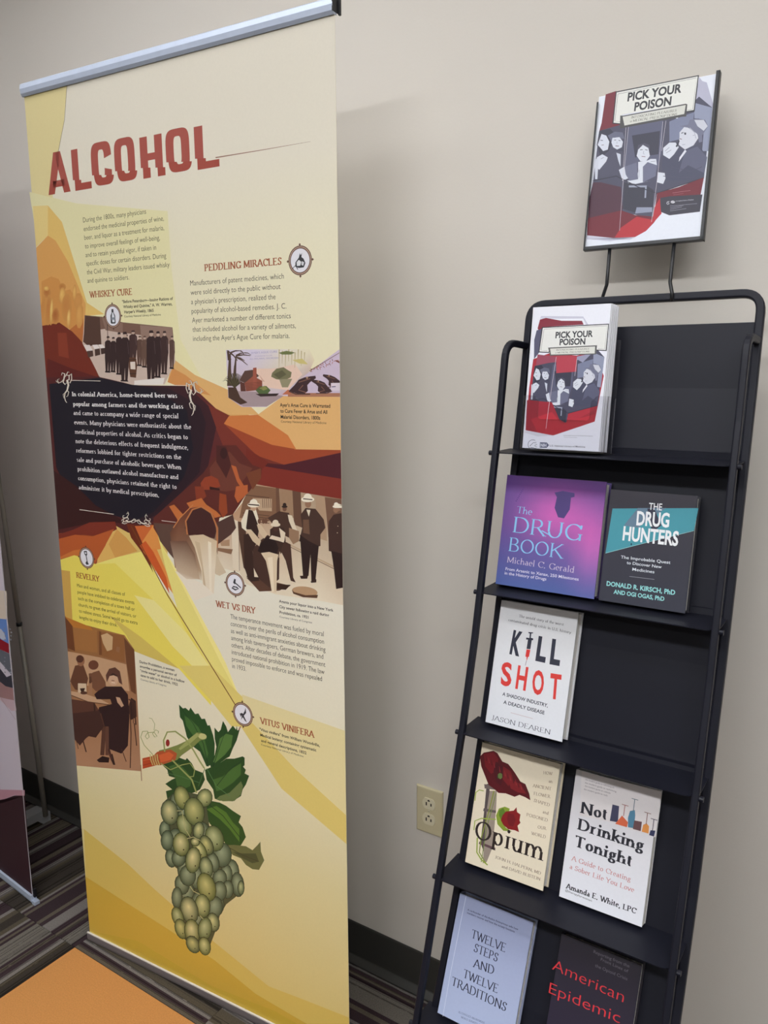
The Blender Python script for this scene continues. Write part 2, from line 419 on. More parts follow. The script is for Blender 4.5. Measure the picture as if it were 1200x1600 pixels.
# ================================================================ THE ROOM
XL, XR, YF_, YB_ = -5.0, 3.2, -6.5, 0.0
obj('wall_back', bx((XL, 0.0, 0), (XR, 0.12, CEIL_Z)), M_WALL)['kind'] = 'structure'
obj('wall_left', bx((XL-0.12, YF_, 0), (XL, 0.12, CEIL_Z)), M_WALL)['kind'] = 'structure'
obj('wall_right', bx((XR, YF_, 0), (XR+0.12, 0.12, CEIL_Z)), M_WALL)['kind'] = 'structure'
obj('wall_front', bx((XL-0.12, YF_-0.12, 0), (XR+0.12, YF_, CEIL_Z)), M_WALL)['kind'] = 'structure'
obj('ceiling', bx((XL-0.12, YF_-0.12, CEIL_Z), (XR+0.12, 0.12, CEIL_Z+0.1)), M_CEIL)['kind'] = 'structure'
# rubber cove base: profile (distance from wall, height)
bm = bmesh.new()
prof = [(0, 0), (0.018, 0), (0.0185, 0.003), (0.016, 0.006), (0.0055, 0.0165), (0.004, 0.019), (0.0035, 0.026), (0.0035, 0.113), (0.0022, 0.1166), (0, 0.1166)]
prism(bm, prof, Vector((XL, 0, 0.004)), Vector((0, -1, 0)), Vector((0, 0, 1)), Vector((1, 0, 0)), 0, XR-XL)
obj('baseboard_back', bm, M_BASE)['kind'] = 'structure'

# ---- floor: slab and carpet tiles
M_SLAB = mat('carpet_backing', (40, 37, 36), 0.95)
floor = obj('floor', bx((XL-0.12, YF_-0.12, -0.1), (XR+0.12, 0.12, -0.006)), M_SLAB); floor['kind'] = 'structure'
def carpet_mat():
    m = bpy.data.materials.new('striped_carpet'); m.use_nodes = True; nt = m.node_tree; b = nt.nodes['Principled BSDF']
    N = nt.nodes.new; Lk = nt.links.new
    tc = N('ShaderNodeTexCoord'); oi = N('ShaderNodeObjectInfo'); sp = N('ShaderNodeSeparateXYZ'); Lk(tc.outputs['Object'], sp.inputs[0])
    off = N('ShaderNodeMath'); off.operation = 'MULTIPLY_ADD'; off.inputs[1].default_value = 37.0; Lk(oi.outputs['Random'], off.inputs[0]); Lk(sp.outputs[0], off.inputs[2])
    def n1(scale, det=1.0):
        n = N('ShaderNodeTexNoise'); n.noise_dimensions = '1D'; n.inputs['Scale'].default_value = scale; n.inputs['Detail'].default_value = det
        Lk(off.outputs[0], n.inputs['W']); return n
    bands = n1(7.0, 0.0); fine = n1(110.0, 1.0); sel = n1(6.0, 0.0)
    rp = N('ShaderNodeValToRGB'); rp.color_ramp.interpolation = 'CONSTANT'; e = rp.color_ramp.elements
    cols = [(0.0, (60, 54, 48)), (0.36, (86, 78, 65)), (0.44, (122, 116, 111)), (0.5, (62, 49, 52)), (0.56, (96, 88, 76)), (0.62, (58, 46, 49)), (0.68, (112, 106, 98))]
    e[0].position = 0; e[0].color = lin(cols[0][1])+(1,); e[1].position = cols[1][0]; e[1].color = lin(cols[1][1])+(1,)
    for p, c in cols[2:]:
        q = e.new(p); q.color = lin(c)+(1,)
    Lk(bands.outputs[0], rp.inputs[0])
    # fine ribs, broken up along their length and only in some bands
    g = N('ShaderNodeMath'); g.operation = 'GREATER_THAN'; g.inputs[1].default_value = 0.55; Lk(fine.outputs[0], g.inputs[0])
    s2 = N('ShaderNodeMath'); s2.operation = 'GREATER_THAN'; s2.inputs[1].default_value = 0.47; Lk(sel.outputs[0], s2.inputs[0])
    cr = N('ShaderNodeMapping'); cr.inputs['Scale'].default_value = (160, 22, 1); Lk(tc.outputs['Object'], cr.inputs['Vector'])
    br = N('ShaderNodeTexNoise'); br.inputs['Scale'].default_value = 1.0; Lk(cr.outputs[0], br.inputs['Vector'])
    g2 = N('ShaderNodeMath'); g2.operation = 'GREATER_THAN'; g2.inputs[1].default_value = 0.36; Lk(br.outputs[0], g2.inputs[0])
    m1 = N('ShaderNodeMath'); m1.operation = 'MULTIPLY'; Lk(g.outputs[0], m1.inputs[0]); Lk(s2.outputs[0], m1.inputs[1])
    m2 = N('ShaderNodeMath'); m2.operation = 'MULTIPLY'; Lk(m1.outputs[0], m2.inputs[0]); Lk(g2.outputs[0], m2.inputs[1])
    fz = N('ShaderNodeTexNoise'); fz.inputs['Scale'].default_value = 420; fz.inputs['Detail'].default_value = 3; Lk(tc.outputs['Object'], fz.inputs['Vector'])
    mr = N('ShaderNodeMapRange'); mr.inputs[1].default_value = 0.3; mr.inputs[2].default_value = 0.7; mr.inputs[3].default_value = 0.72; mr.inputs[4].default_value = 1.28; Lk(fz.outputs[0], mr.inputs[0])
    k1 = N('ShaderNodeMath'); k1.operation = 'MULTIPLY_ADD'; k1.inputs[1].default_value = -0.5; k1.inputs[2].default_value = 1.0; Lk(m2.outputs[0], k1.inputs[0])
    k2 = N('ShaderNodeMath'); k2.operation = 'MULTIPLY'; Lk(k1.outputs[0], k2.inputs[0]); Lk(mr.outputs[0], k2.inputs[1])
    vm = N('ShaderNodeVectorMath'); vm.operation = 'SCALE'; Lk(rp.outputs[0], vm.inputs[0]); Lk(k2.outputs[0], vm.inputs['Scale'])
    Lk(vm.outputs[0], b.inputs['Base Color']); b.inputs['Roughness'].default_value = 0.95; b.inputs['Specular IOR Level'].default_value = 0.1
    bp = N('ShaderNodeBump'); bp.inputs['Strength'].default_value = 0.6; bp.inputs['Distance'].default_value = 0.003
    Lk(k2.outputs[0], bp.inputs['Height']); Lk(bp.outputs[0], b.inputs['Normal'])
    return m
M_CARPET = carpet_mat()
M_ORANGE = mat('orange_carpet', (208, 146, 84), 0.95, noise=(300, 0.10), bump=(700, 0.8), spec=0.1)
def tile_mesh(name, y0, y1, mt):
    bm = bx((-0.2494, y0+0.0006, -0.006), (0.2494, y1-0.0006, 0.0)); 
    es = [e for e in bm.edges if all(abs(v.co.z) < 1e-6 for v in e.verts)]
    bmesh.ops.bevel(bm, geom=es, offset=0.0012, segments=1, affect='EDGES')
    bmesh.ops.recalc_face_normals(bm, faces=bm.faces[:])
    me = bpy.data.meshes.new(name); bm.to_mesh(me); bm.free(); me.materials.append(mt); return me
T_FULL = tile_mesh('carpet_tile', -0.25, 0.25, M_CARPET)
T_CUT = tile_mesh('carpet_tile_cut', -0.25, 0.138, M_CARPET)
T_ORG = tile_mesh('orange_carpet_tile', -0.25, 0.25, M_ORANGE)
def cut_side():
    bm = bx((-0.2494+0.0, -0.2494, -0.006), (0.138-0.0006, 0.2494, 0.0)); bmesh.ops.recalc_face_normals(bm, faces=bm.faces[:])
    me = bpy.data.meshes.new('carpet_tile_cut'); bm.to_mesh(me); bm.free(); me.materials.append(M_CARPET); return me
T_CUT2 = cut_side()
for i in range(-4, 5):
    for j in range(-3, 1):
        cx, cy = -0.92+0.5*i+0.25, -0.388+0.5*j+0.25
        turned = i >= 0
        orange = i in (0, 1) and j in (-1, -2)
        if orange: me = T_ORG
        elif j == 0: me = T_CUT2 if turned else T_CUT
        else: me = T_FULL
        o = bpy.data.objects.new('carpet_tile', me); COL.objects.link(o); o.parent = floor
        o.location = (cx, cy, 0); o.rotation_euler = (0, 0, PI/2 if (turned and not orange) else 0)
        if orange: o['label'] = 'plain orange carpet tile'

# ---- ceiling lights (recessed troffers)
def ceiling_light(x, y, strength, label):
    t = empty('ceiling_light', (x, y, CEIL_Z), label, 'ceiling light', 'recessed ceiling lights')
    bm = bmesh.new(); W, D = 0.61, 0.16
    for lo, hi in (((-W, -D, -0.012), (W, -D+0.02, 0)), ((-W, D-0.02, -0.012), (W, D, 0)), ((-W, -D, -0.012), (-W+0.02, D, 0)), ((W-0.02, -D, -0.012), (W, D, 0))):
        box(bm, (x+lo[0], y+lo[1], CEIL_Z+lo[2]), (x+hi[0], y+hi[1], CEIL_Z+hi[2]))
    obj('frame', bm, M_WHITE, t)
    obj('diffuser', bx((x-W+0.02, y-D+0.02, CEIL_Z-0.008), (x+W-0.02, y+D-0.02, CEIL_Z-0.001)), emis('lit_diffuser', (247, 249, 252), strength), t)
WHERE = ['just off the wall, beyond the left banner', 'just off the wall above the ALCOHOL banner', 'just off the wall above the black rack', 'in front of the ALCOHOL banner',
         'in front of the black rack', 'at the far left of the third row', 'in the third row behind the viewer', 'in the third row right of the viewer', 'in the fourth row at left', 'in the fourth row at middle', 'in the fourth row at right', 'in the last row']
for (y, x, st_), wh in zip(LIGHTS, WHERE): ceiling_light(x, y, st_, 'white ceiling light ' + wh)

# ================================================================ BANNER
BU = Vector((math.cos(0.07017), math.sin(0.07017), 0)); BV = Vector((0, 0, 1)); BN = BU.cross(BV)
BO = Vector((-0.9063, -0.3472, 0)); BW, BZ0, BZ1 = 0.8657, 0.026, 2.236
def bp(u, v, d=0.0): return BO + BU*u + BV*v + BN*d
banner = empty('retractable_banner', bp(BW/2, 0, -0.05), 'tall cream and gold retractable banner titled ALCOHOL standing before the wall', 'banner')
BM4 = Matrix(((BU.x, BN.x, 0, BO.x), (BU.y, BN.y, 0, BO.y), (0, 0, 1, 0), (0, 0, 0, 1)))   # (u, d, z)
obj('graphic_sheet', bx((0, -0.0006, BZ0-0.01), (BW, 0.0, BZ1), BM4), mat('vinyl_sheet', (236, 228, 206), 0.42), banner)
bm = bmesh.new()
prism(bm, [(-0.007, -0.014), (0.003, -0.016), (0.007, -0.010), (0.0085, 0.0), (0.007, 0.010), (0.002, 0.0135), (-0.007, 0.0135)], bp(-0.004, BZ1-0.004), BN, BV, BU, 0, BW+0.004)
obj('top_rail', bm, M_ALU, banner)
obj('rail_end_cap', bx((BW-0.001, -0.013, BZ1-0.015), (BW+0.0015, 0.008, BZ1+0.009), BM4), M_BLACK, banner)
obj('rail_hook', bx((BW+0.0015, -0.014, BZ1-0.018), (BW+0.0055, -0.009, BZ1+0.02), BM4), M_BLACK, banner)
bm = bmesh.new()
prism(bm, [(-0.012, 0.003), (0.004, 0.003), (0.0055, 0.010), (0.005, 0.0225), (0.0012, 0.024), (-0.004, 0.024), (-0.012, 0.022)], bp(-0.006, 0), BN, BV, BU, 0, BW+0.008)
obj('base_bar', bm, M_BAR, banner, bevel=0.0008, seg=1)
obj('edge_strip', bx((-0.006, 0.0008, 0.0240), (BW+0.002, 0.0050, 0.0268), BM4), mat('white_strip', (226, 222, 214), 0.4), banner)
bm = bmesh.new(); sweep(bm, [bp(BW/2, 0.07, -0.045), bp(BW/2, 1.2, -0.03), bp(BW/2, BZ1-0.005, -0.016)], circ(0.008)); obj('support_pole', bm, M_ALU, banner, smooth=True)
for u in (0.2, 0.42): obj('foot', bx((u-0.02, -0.14, 0.0), (u+0.02, -0.012, 0.008), BM4), M_ALU, banner, bevel=0.002)

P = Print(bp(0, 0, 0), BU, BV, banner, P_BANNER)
BGAIN = lambda u, v: float(np.interp(v, [0, 0.5, 1.2, 1.7, 2.0, 2.2], [1.2, 1.18, 1.02, 0.9, 0.78, 0.72]))  # lighting correction put into the ink colours: darker towards the top, brighter below
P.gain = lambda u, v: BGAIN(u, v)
P.snap = BW
# --- ground colours: cream deepening downwards (printed gradient)
P.part('background_print')
rows = [(0.026, (208, 192, 120)), (0.45, (216, 206, 156)), (0.75, (230, 222, 194)), (1.1, (232, 226, 208)), (1.5, (235, 226, 188)), (1.8, (236, 228, 196)), (2.0, (236, 228, 208)), (BZ1-0.02, (234, 226, 208))]
uv = []; cs = []
for v, c in rows: uv += [(0, v), (BW, v)]; cs += [c, c]
P.emit(uv, [(2*i, 2*i+1, 2*i+3, 2*i+2) for i in range(len(rows)-1)], cs)
P.zoom(0, 0, 1)
P.polys('''
232,216,158: 38,142 105,128 100,190 90,245 78,345 55,330
234,226,176: 46,300 120,318 262,330 268,420 282,530 330,618 300,605 160,520 100,420 52,345
236,210,138: 52,322 75,321 97,347 101,370 75,368 59,386
232,194,112: 75,321 97,347 136,473 163,491 131,494 112,430 86,376 75,368
222,164,92: 59,387 75,368 87,376 106,408 134,475 133,520 129,536 111,516 93,505 68,509
212,148,78: 65,440 80,432 92,436 100,455 110,452 120,470 130,480 131,520 111,516 93,505 68,509
188,112,58: 108,516 130,498 131,536
118,46,32: 68,509 93,504 113,518 131,537 156,590 96,596 75,598
96,34,30: 74,560 110,575 156,590 96,596 76,598
140,60,40: 90,520 104,520 108,560 92,556
''')
P.zoom(30, 300, 4.444)
# ghost figures under the orange
for (x, y, a, b, c) in ((195, 700, 28, 40, (180, 110, 55)), (190, 670, 20, 18, (235, 195, 110)), (205, 820, 22, 110, (196, 128, 66)), (225, 830, 12, 100, (240, 205, 120)), (255, 860, 28, 60, (172, 100, 50)), (300, 660, 26, 28, (190, 124, 62)), (300, 720, 24, 60, (236, 190, 106)), (330, 800, 36, 100, (200, 134, 70)), (345, 880, 14, 70, (240, 200, 120)), (410, 760, 30, 60, (212, 150, 82)), (420, 860, 26, 90, (222, 166, 92)), (170, 800, 14, 90, (205, 140, 72)), (385, 700, 14, 60, (232, 184, 104))):
    P.blob((x, y), a, b, 0.05, c, (206, 146, 78), n=10)
# --- dark panel and shards around it
P.zoom(0, 0, 1)
P.polys('''
214,160,96: 262,560 300,600 360,640 430,660 531,640 531,706 440,730 350,700 300,640
150,72,44: 92,800 180,800 240,815 262,858 212,870 150,884 92,880
222,190,110: 180,820 215,822 245,828 262,855 262,900 215,880 150,884
84,36,36: 75,590 155,588 210,602 292,603 330,640 420,683 530,690 530,780 440,762 397,755 350,730 330,770 300,800 240,842 200,832 182,822 94,834
150,64,42: 292,603 262,597 273,585 310,625 345,668 330,650
224,176,112: 262,597 270,560 305,586 372,616 405,648 360,648 320,634 300,612
212,146,84: 270,575 290,586 330,618 300,612 262,597
96,42,42: 300,603 350,650 352,664 348,720 330,740 300,650
122,52,42: 322,630 360,650 352,665 470,716 444,726 400,722 350,700
62,32,38: 225,603 292,603 326,634 338,668 322,745 300,775 262,812 215,818 180,806
46,28,36: 205,601 262,606 312,634 322,660 312,738 292,760 262,796 215,818 180,806
30,25,36: 77,600 155,590 205,601 236,606 292,640 302,700 288,745 262,776 240,800 215,812 180,806 140,790 120,800 88,730
58,26,26: 86,735 120,760 150,790 180,806 200,818 150,815 92,828
''')
P.polys('''
226,178,116: 403,648 445,617 529,620 531,703 461,702 440,690
206,122,66: 358,650 403,648 450,680 463,702 425,695 350,662
160,72,44: 350,662 425,695 461,702 531,703 530,707 478,719 444,726 402,712
80,32,40: 444,726 478,719 530,707 531,749 410,728
128,48,38: 394,727 410,728 531,748 532,780 397,757 385,735
118,44,34: 385,700 420,722 400,745 380,760
''')
# --- lower left shards
P.zoom(80, 820, 4)
P.polys('''
126,50,36: 48,60 140,30 240,-15 400,-20 412,28 390,40 270,70 200,62 52,92
186,92,46: 52,88 150,62 260,72 395,25 300,200 270,245 215,150 140,190 62,216
206,118,56: 60,200 140,160 200,150 270,240 140,192 62,216
226,180,98: 412,28 540,165 285,245 290,215 380,60
214,158,84: 412,28 470,80 540,165 400,205 360,120
236,218,98: 62,218 145,190 200,205 275,245 420,200 575,165 660,320 800,540 1000,870 1000,1130 800,900 520,790 460,690 130,605 90,570
240,226,124: 275,245 420,200 575,165 700,380 850,680 640,470 400,240
240,228,150: 520,440 640,470 850,680 1000,900 1000,1000 760,760
214,190,96: 360,560 560,700 800,900 520,790 470,690
206,164,84: 64,282 118,290 134,604 90,570
206,106,54: 480,10 650,0 695,150 575,165 530,110
224,148,76: 640,0 700,150 575,165 560,120
110,46,28: 470,-10 520,0 600,180 640,300 560,160 500,80
228,140,70: 575,165 660,150 720,290 790,470 690,330
236,222,130: 655,10 700,140 1060,800 1180,1085 1090,1060 800,560 720,290
246,232,148: 700,140 760,240 1090,860 1180,1085 1060,860
206,92,44: 555,130 620,230 740,430 720,330 640,170 590,100
''')
P.zoom(0, 0, 1)
P.polys('''
226,206,118: 280,1040 330,1040 375,1085 392,1100 378,1135 362,1135 330,1095
228,214,160: 378,1085 540,1142 543,1300 440,1205 390,1140
222,200,116: 372,1128 395,1130 460,1200 545,1275 545,1320 440,1232
''')
P.poly('131,1295 200,1350 240,1388 335,1472 420,1541 470,1560 546,1590 546,1640 140,1456 138,1400', (208, 186, 98))
P.poly('135,1370 200,1412 260,1450 335,1500 400,1553 480,1600 545,1640 548,1658 140,1454', (200, 168, 66))
P.poly('215,1470 330,1540 430,1580 500,1620 480,1628 140,1454', (194, 166, 58))
for pts, wd, c in (('105,130 101,187 90,243', 0.8, (150, 140, 110)), ('205,822 262,930 330,1040 372,1108', 1.3, (120, 70, 30)), ('376,1135 356,1178', 1.4, (130, 50, 30))):
    P.strip(pts, wd, c)

# --- photograph: soldiers issuing rations (sepia)
P.part('sepia_soldiers_picture'); P.zoom(30, 300, 4.444)
P.polys('''
206,184,170: 455,855 590,868 720,905 1065,940 1085,1180 1010,1335 800,1340 560,1285 440,1050
122,92,78: 455,855 590,868 720,905 1065,940 1072,1010 900,1000 700,975 600,950 520,960 450,1000
86,60,50: 462,860 560,870 572,1060 480,1070 445,1040
140,110,96: 575,870 720,910 720,980 600,960
150,122,108: 840,925 1062,942 1075,1060 850,1030
226,214,208: 448,1062 490,1062 512,1100 470,1105
232,222,216: 508,1062 545,1060 560,1085 525,1092
232,222,216: 550,1060 580,1058 598,1082 566,1086
84,60,52: 470,1105 512,1100 516,1140 480,1150
78,56,48: 525,1092 560,1086 565,1130 528,1140
70,50,44: 566,1086 600,1082 605,1120 570,1128
''')
def soldier(x, top, bot, wd, dark=(56, 38, 38), pale=(196, 168, 150)):
    h = bot-top
    P.poly([(x-wd*.5, top+h*.16), (x-wd*.2, top+h*.11), (x+wd*.25, top+h*.11), (x+wd*.5, top+h*.18), (x+wd*.55, top+h*.5), (x+wd*.45, top+h*.62), (x+wd*.3, bot), (x+wd*.03, bot), (x, top+h*.7), (x-wd*.08, bot-4), (x-wd*.38, bot-4), (x-wd*.5, top+h*.6)], dark)
    P.ell((x, top+h*.065), wd*.2, h*.05, pale)
    P.poly([(x-wd*.24, top+h*.05), (x-wd*.2, top), (x+wd*.15, top-2), (x+wd*.26, top+h*.045)], dark)
    P.poly([(x-wd*.5, bot-6), (x+wd*.1, bot-8), (x+wd*.4, bot), (x+wd*.35, bot+5), (x-wd*.45, bot+3)], (40, 28, 28))
    P.strip([(x+wd*.3, top+h*.2), (x+wd*.42, top+h*.45)], 3, tuple(v+34 for v in dark))
for a in ((618, 1002, 1250, 44), (655, 1008, 1248, 42), (745, 990, 1220, 40), (838, 1000, 1205, 40, (96, 70, 60)), (872, 1000, 1215, 40, (104, 78, 66)), (1062, 1000, 1225, 36, (92, 68, 60)), (695, 975, 1265, 44), (792, 962, 1190, 54, (70, 48, 46)), (965, 968, 1285, 52), (1010, 966, 1262, 50, (66, 46, 44)), (735, 972, 1312, 62), (918, 962, 1322, 66)):
    soldier(*a)
P.poly('765,1150 810,1148 820,1200 812,1290 772,1285 762,1215', (96, 62, 44)); 
P.poly('772,1180 806,1178 808,1232 774,1230', (226, 210, 196)); P.strip('764,1165 815,1163', 5, (50, 34, 30)); P.strip('768,1262 814,1262', 5, (50, 34, 30))
P.strip('612,880 622,1240', 4, (60, 42, 38)); P.poly('800,1310 1010,1290 1000,1336 800,1340', (232, 224, 216))

# --- picture: ague cure label (swamp, cabin, frogs)
P.part('swamp_cabin_picture'); P.zoom(270, 360, 4.444)
P.poly('370,830 560,826 780,826 950,826 985,900 945,985 770,1150 650,1226 480,1226 385,1160', None,
       cols=[(214, 204, 222), (216, 206, 224), (222, 214, 216), (232, 222, 190), (230, 214, 180), (206, 182, 170), (214, 188, 190), (196, 176, 200), (196, 176, 196), (200, 180, 190)])
P.poly('560,960 700,960 850,930 900,1000 800,1110 640,1090', (232, 200, 180))
P.poly('1140,826 1142,1156 770,1150 830,1080 945,985', (206, 188, 206))
P.poly('390,1100 480,1120 600,1120 770,1150 655,1222 490,1222 400,1165', (168, 148, 150))
P.poly('385,1090 440,1090 470,1160 520,1195 470,1210 388,1162', (78, 56, 46))
for x0, y0, x1, y1, wd in ((395, 900, 380, 840, 16), (395, 1000, 400, 850, 14), (430, 1010, 440, 870, 13), (400, 850, 470, 835, 8), (400, 850, 450, 905, 8), (440, 870, 500, 850, 8), (440, 870, 540, 870, 8), (440, 880, 500, 905, 7), (440, 880, 520, 935, 7), (395, 850, 375, 835, 8), (470, 836, 495, 862, 6), (500, 850, 545, 866, 5), (395, 1080, 395, 900, 22), (425, 1080, 430, 940, 14)):
    P.strip([(x0, y0), ((x0+x1)/2, (y0+y1)/2-6), (x1, y1)], (wd*1.6, wd*.6), (84, 64, 52))
for k in range(16):
    a = -2.6+k*0.14; P.strip([(430, 1090), (430+70*math.cos(a), 1090+100*math.sin(a)), (430+95*math.cos(a), 1100+130*math.sin(a)*.8)], (8, 2), ((74, 70, 48), (96, 84, 56), (58, 48, 40))[k % 3])
P.polys('''
92,66,58: 462,1040 500,975 555,968 600,1010 540,1055 500,1060
150,84,66: 500,1060 560,1010 622,1045 622,1105 510,1118
96,56,48: 468,1050 500,1060 508,1118 472,1118
160,88,70: 558,955 582,952 584,1090 556,1090
210,170,150: 600,1000 640,1050 622,1050
86,104,62: 576,1110 600,1085 650,1080 680,1110 660,1134 600,1136
140,140,80: 600,1095 640,1078 660,1100 630,1112
60,46,44: 575,1135 740,1132 720,1150 610,1154
120,116,84: 690,990 720,960 770,950 800,970 826,985 820,1020 780,1040 720,1034 684,1016
96,92,66: 700,1000 760,970 790,1000 740,1030
150,142,112: 740,1034 830,1030 800,1090 760,1090
''')
for k in range(6): P.strip([(503, 1064+k*10), (622, 1052+k*10)], 2, (84, 44, 38))
for k in range(9): P.strip([(740+k*22, 826+(k % 3)*10), (738+k*22, 960-(k*37 % 60))], (9, 3), (196, 180, 140))
P.poly('735,850 790,836 850,848 820,862 760,862', (110, 118, 70)); P.poly('830,900 900,890 940,930 880,925', (206, 190, 120))
# frogs, barrel and autumn leaves on the right
def frog(x, y, s, f=1):
    P.poly([(x+f*a*s, y+b*s) for a, b in ((-90, 40), (-50, 0), (-20, -38), (20, -55), (60, -62), (96, -66), (100, -48), (60, -22), (40, 0), (44, 40), (20, 60), (-10, 62), (-40, 56))], (66, 44, 46))
    P.strip([(x+f*-88*s, y+42*s), (x+f*-40*s, y+62*s), (x+f*60*s, y+62*s)], 8*s, (92, 62, 54)); P.strip([(x+f*-20*s, y-20*s), (x+f*60*s, y-46*s)], 6*s, (134, 96, 80))
    P.strip([(x+f*10*s, y), (x+f*-20*s, y+34*s), (x+f*30*s, y+50*s)], 6*s, (140, 100, 84)); P.ell((x+f*38*s, y-52*s), 7*s, 8*s, (176, 140, 110))
P.strip('800,1142 1142,1142', 26, (172, 118, 92)); P.poly('760,1140 800,1105 830,1115 815,1140', (190, 110, 80))
frog(895, 1075, 1.0); frog(1040, 1085, 0.75, -1); frog(1112, 1045, 0.7, -1); P.poly('1098,1060 1138,1058 1140,1112 1100,1112', (220, 206, 214)); P.strip('1104,1086 1132,1084', 6, (80, 70, 110))
for k in range(26):
    x = 950+(k*71 % 190); y = 985-(x-950)*0.72+(k*23 % 62)-8; a = k*1.1
    P.poly([(x, y), (x+9*math.cos(a), y+9*math.sin(a)), (x+24*math.cos(a+.2), y+24*math.sin(a+.2)), (x+9*math.cos(a+.6), y+9*math.sin(a+.6))], ((120, 70, 54), (170, 100, 70), (150, 84, 60))[k % 3])
P.strip('950,975 1142,850', 5, (110, 70, 54))
P.text('AYER\'S AGUE CURE', (545, 858), (725, 848), 14, (160, 150, 190)); P.text('IS WARRANTED TO CURE', (572, 878), (690, 872), 8, (166, 156, 190)); P.text('ALL MALARIAL DISORDERS', (535, 898), (735, 890), 11, (160, 150, 190))

# --- photograph: agents pouring liquor (sepia)
P.part('sepia_liquor_raid_picture'); P.zoom(240, 680, 3.871)
P.poly('610,295 860,340 1118,385 1130,1025 1000,1000 740,962 560,900 520,830 400,800 380,660 480,480 560,380', None,
       cols=[(196,170,140), (176,150,122), (170,146,120), (224,206,180), (232,218,192), (230,214,186), (226,210,184), (222,206,180), (226,212,188), (206,180,150), (190,150,118), (186,150,120)])
P.polys('''
132,96,72: 590,300 740,320 750,520 520,500 540,400
190,160,130: 600,380 716,385 716,460 640,455 600,400
112,80,62: 740,318 760,322 770,520 744,520
160,128,100: 762,322 840,335 850,500 768,500
104,74,58: 840,335 890,345 900,560 850,540
176,146,118: 980,365 1040,372 1050,640 985,620
118,86,68: 1036,374 1118,386 1124,600 1060,640
84,58,46: 500,520 560,530 560,820 545,800 520,640
''')
for k in range(5): P.strip([(660+k*12, 385), (662+k*12, 440)], 3, (90, 64, 50))
for y in (360, 470, 485, 500, 515): P.strip([(540, y), (700, y+18)], 4, (88, 62, 48))
P.strip('820,660 900,700 1100,800', 10, (190, 164, 134)); P.strip('820,672 900,712 1100,812', 4, (120, 90, 70))
P.polys('''
94,64,50: 560,860 700,880 830,910 760,940 640,945 600,900
60,40,32: 740,900 830,905 800,935 745,930
''')
P.ell((915, 945), 78, 30, (186, 150, 114), 0.12, 24); P.poly('838,935 845,958 905,980 990,985 995,965 920,968 850,948', (96, 66, 48))
# barrel being emptied, men
P.poly('600,690 640,640 690,600 740,625 765,670 762,730 760,870 700,920 640,870 605,800', (74, 50, 42))
P.poly('630,700 650,650 690,612 735,632 758,680 745,720 700,712 660,720', (42, 28, 26))
P.strip('636,640 690,600 745,632 768,690 760,740', 6, (200, 176, 146))
P.poly('650,712 700,706 756,722 748,760 744,950 716,950 700,850 680,760', (222, 200, 168)); P.poly('690,740 720,736 730,945 716,950 706,850', (236, 218, 190))
P.polys('''
60,40,34: 545,600 600,590 640,620 600,700 610,860 570,860 550,800
232,220,196: 530,520 560,450 620,450 640,520 640,560 610,600 560,580 535,560
56,38,34: 575,450 600,455 640,560 630,620 590,640 560,560
214,190,158: 560,570 590,570 650,640 640,672 600,640
214,190,158: 625,540 650,540 690,600 670,625 640,590
78,54,44: 690,500 760,460 820,470 850,600 820,620 780,600 740,560
222,206,180: 812,480 838,486 870,580 850,590 820,520
66,46,38: 705,570 740,545 790,560 800,640 770,720 740,640 706,620
224,206,180: 760,560 798,590 790,650 760,640 700,625 715,605 770,620
74,50,42: 790,640 830,660 845,860 860,890 830,880 800,760 770,700
150,118,92: 820,560 880,580 880,640 845,660 820,620
74,52,44: 890,480 920,440 980,445 1030,510 1040,560 1010,600 1010,670 960,680 880,640 900,560
48,32,30: 885,600 940,640 1000,670 980,880 955,885 950,720 938,850 905,860
110,80,62: 905,510 940,510 945,600 905,590
70,48,42: 1060,520 1090,480 1128,470 1130,720 1060,700 1058,600
46,30,28: 1075,700 1128,715 1130,920 1105,930 1090,800
60,42,36: 885,850 935,848 930,868 892,868
60,42,36: 950,885 985,870 985,890 955,893
226,212,186: 925,450 950,452 940,492
''')
P.ell((1115, 550), 3, 3, (200, 180, 150)); P.ell((1112, 590), 3, 3, (200, 180, 150))
for (x, y, r, c) in ((605, 435, 24, (196, 158, 126)), (740, 560, 22, (80, 54, 46)), (793, 445, 16, (120, 84, 66)), (935, 415, 24, (150, 112, 88)), (1103, 450, 20, (150, 112, 88))): P.ell((x, y), r*.8, r, c)
for (x, y, r, c) in ((606, 415, 38, (238, 228, 206)), (933, 382, 40, (238, 228, 206)), (738, 535, 30, (226, 210, 184)), (1105, 425, 22, (238, 228, 206)), (793, 426, 18, (50, 36, 32))):
    P.ell((x, y+6), r, r*.42, c); P.ell((x, y-6), r*.62, r*.6, c)
P.strip([(572, 418), (640, 424)], 7, (60, 42, 36)); P.strip([(905, 384), (962, 390)], 6, (60, 42, 36))
for x in (640, 665, 680): P.ell((x, 520), 10, 16, (110, 76, 58))
P.poly('470,500 510,520 525,830 480,800', (226, 210, 186)); P.strip('515,520 520,820', 3, (120, 90, 70))
P.poly('380,680 480,690 470,720 390,700', (140, 104, 80)); P.poly('400,640 460,630 460,670 410,670', (176, 140, 110))
P.poly('560,850 640,860 640,880 590,885', (60, 42, 36))

